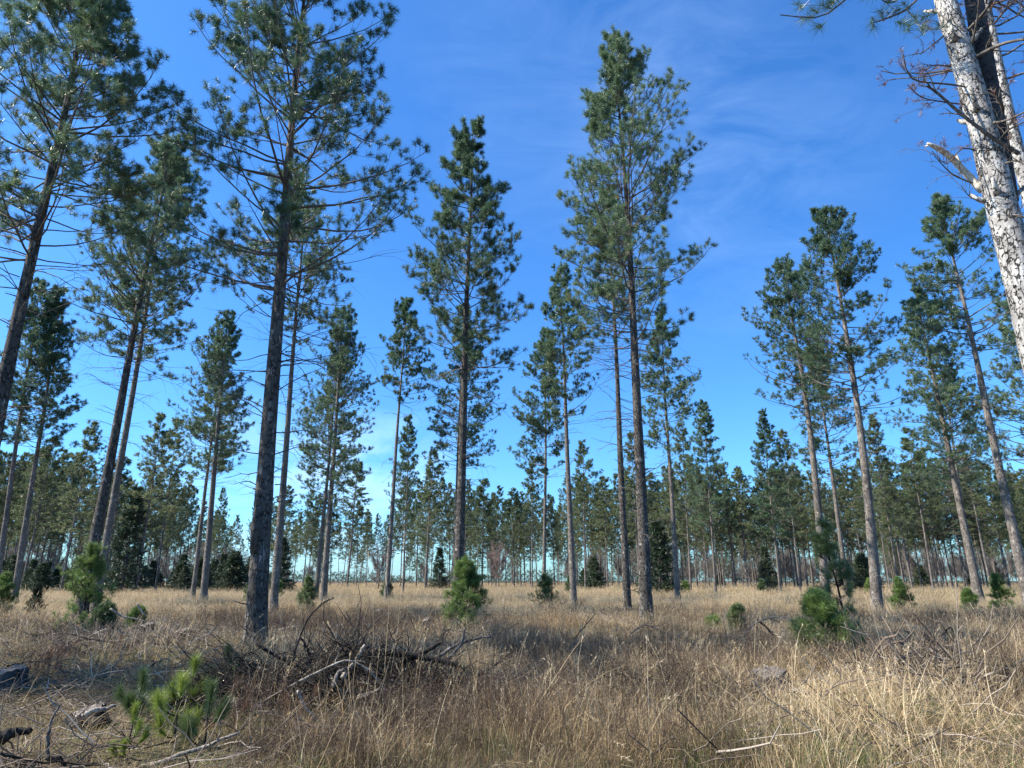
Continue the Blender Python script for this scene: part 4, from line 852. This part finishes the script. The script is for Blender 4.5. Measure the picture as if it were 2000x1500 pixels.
x, y, r, px = spots(g, 9500, 6.2, 24, lambda px, py, r, x, y: .55+.45*nz(x, y, .7)); x2, y2, r2, _ = spots(g, 7000, 24, 60, lambda px, py, r, x, y: .2+.8*left_clear(px, r))
put('short_grass', 'short matted straw and green grass on the bare ground', shorts, [(x, y, 1, 1), (x2, y2, 1.4, 1.2)], .7, 1.25, .1, 'grass')
greens = [proto('green_tuft', tuft_green(i+80), M_SHORT) for i in range(3)]
x, y, r, px = spots(g, 3000, 6.4, 16, lambda px, py, r, x, y: np.clip((px-1250)/200, 0, 1)*np.clip((8.6-r)/1.2, 0, 1)*nz(x, y, 1.5, 1)+.04+.35*(nz(x, y, .8, 7) > .63))
put('green_grass', 'fresh green grass tufts showing through the straw at bottom right', greens, [(x, y, 1, 1)], .7, 1.3, .1, 'grass')
reeds = [proto('reed', tuft_reed(i+90), M_GRASS) for i in range(5)]
x, y, r, px = spots(g, 700, 6.5, 20, lambda px, py, r, x, y: np.clip(.12+.8*np.exp(-((px-1720)/70)**2)*(r < 12), 0, 1)*np.clip((px-520)/100, .15, 1))
put('grass_stalks', 'tall thin straw stalks rising above the grass', reeds, [(x, y, 1, 1)], .65, 1.12, .16, 'stalks')
bents = [proto('bent_tuft', tuft_bent(i+130), M_GRASS) for i in range(5)]
x, y, r, px = spots(g, 2600, 6.3, 19, lambda px, py, r, x, y: np.clip(.25+.75*(px > 470), 0, 1)*np.clip(.2+nz(x, y, .8, 5), 0, 1))
put('bent_grass', 'bent and crossing dry grass stems in the foreground', bents, [(x, y, 1, 1)], .7, 1.2, .2, 'grass')
# pines too many to count closing the rows far behind
frp = []
for i in range(3):
    tb, bb, fb = pine(800+i, 21, .44, 3.0, .12, 2, dead=6); tb.cur = 2; off = len(fb.f)
    for a_, f_, v_ in zip(fb.v, fb.f, fb.a): tb.add(a_, f_, v_)
    frp.append(bpy.data.objects.new('far_row_pine', tb.mesh('far_row_pine', [M_BARK, M_TWIG, M_NEEDF])))
x, y, r, px = spots(g, 300, 200, 300, lambda px, py, r, x, y: np.where(px > 1080, .8, np.where(px < 450, .6, np.where(px > 560, .45, .2))), 40)
put('far_pine_rows', 'rows of countless tiny pines closing the view far behind', frp, [(x, y, 1, 1)], .85, 1.05, .01, 'pine rows')
hws = [bpy.data.objects.new('far_bare_tree', HW[i][1]) for i in range(2)]
x, y, r, px = spots(g, 330, 240, 300, lambda px, py, r, x, y: np.where(px > 1150, 1, np.where(px < 450, .5, .12)), 40)
put('far_bare_woods', 'grey mass of bare leafless trees far behind the pine rows', hws, [(x, y, 1, 1)], .7, 1.2, .02, 'bare woods')
lits = [proto('litter', tuft_litter(i+110), M_LITTER) for i in range(5)]
x, y, r, px = spots(g, 2600, 6.2, 34, lambda px, py, r, x, y: np.clip(.22+.7*left_clear(px, r)*nz(x, y, .5, 4)+.3*(nz(x, y, .6, 11) > .6), 0, 1)); x2, y2, _, _ = spots(g, 900, 12, 17, lambda px, py, r, x, y: np.exp(-((px-1830)/70)**2)*.8)
put('twig_litter', 'small broken twigs littering the clearing', lits, [(x, y, 1, 1), (x2, y2, 1, 2.0)], .8, 1.6, .08, 'twigs')
# the tangle of the brush pile and of the heap on the right
def tangle(name, label, px, D, rx, ry, h, n, seed, mat, rmin=.0035, rmax=.009):
    g = np.random.default_rng(seed); c = at(px, 1150, D); cx, cy = c[0], c[1]; mb = MB(); a = g.uniform(0, 6.28, n); q = np.sqrt(g.random(n)); u = q*np.cos(a); v = q*np.sin(a)
    z = h*np.clip(1-q**2, .05, 1)*(.75+.3*np.sin(u*7+1))*g.random(n)**.6; p = np.stack([cx+u*rx, cy+v*ry, gz(cx+u*rx, cy+v*ry)+z*.9], -1); e = g.normal(.05, .30, n)
    az = g.choice([0, np.pi], n)+g.normal(0, .8, n); L = g.uniform(.3, 1.3, n); P = arcs(p-np.stack([np.cos(az), np.sin(az), 0*az], -1)*L[:, None]*.5, az, e, e+g.normal(0, .4, n), L, 6, g, .16); P[..., 2] = np.maximum(P[..., 2], gz(P[..., 0], P[..., 1])+.01)
    tubes(mb, P, (rmin+(rmax-rmin)*g.random((n, 1))**2)*np.linspace(1, .4, 6)[None], 4, cap=False, val=g.random(n)*.75)
    tag(link(name, mb.mesh(name, mat, True)), label, 'brush', kind='stuff')
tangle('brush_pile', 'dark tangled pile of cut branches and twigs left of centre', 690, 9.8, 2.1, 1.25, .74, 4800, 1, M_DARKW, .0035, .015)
tangle('low_brush', 'low dark heap of twigs in the grass on the right', 1830, 14.4, 1.5, .8, .40, 500, 2, M_DARKW)
tangle('slash_heap', 'grey twig heap behind the stumps on the left', 300, 22, 2.6, 1.6, .35, 500, 3, M_DEADW)
tangle('brown_slash', 'brown twig heap in pale grass behind the brush pile', 745, 15.5, 2.2, 1.0, .35, 600, 4, M_DEADW)
tangle('centre_brush', 'dark twigs buried in the weeds right of the brush pile', 1230, 10.5, 1.6, .6, .3, 350, 5, M_DARKW)
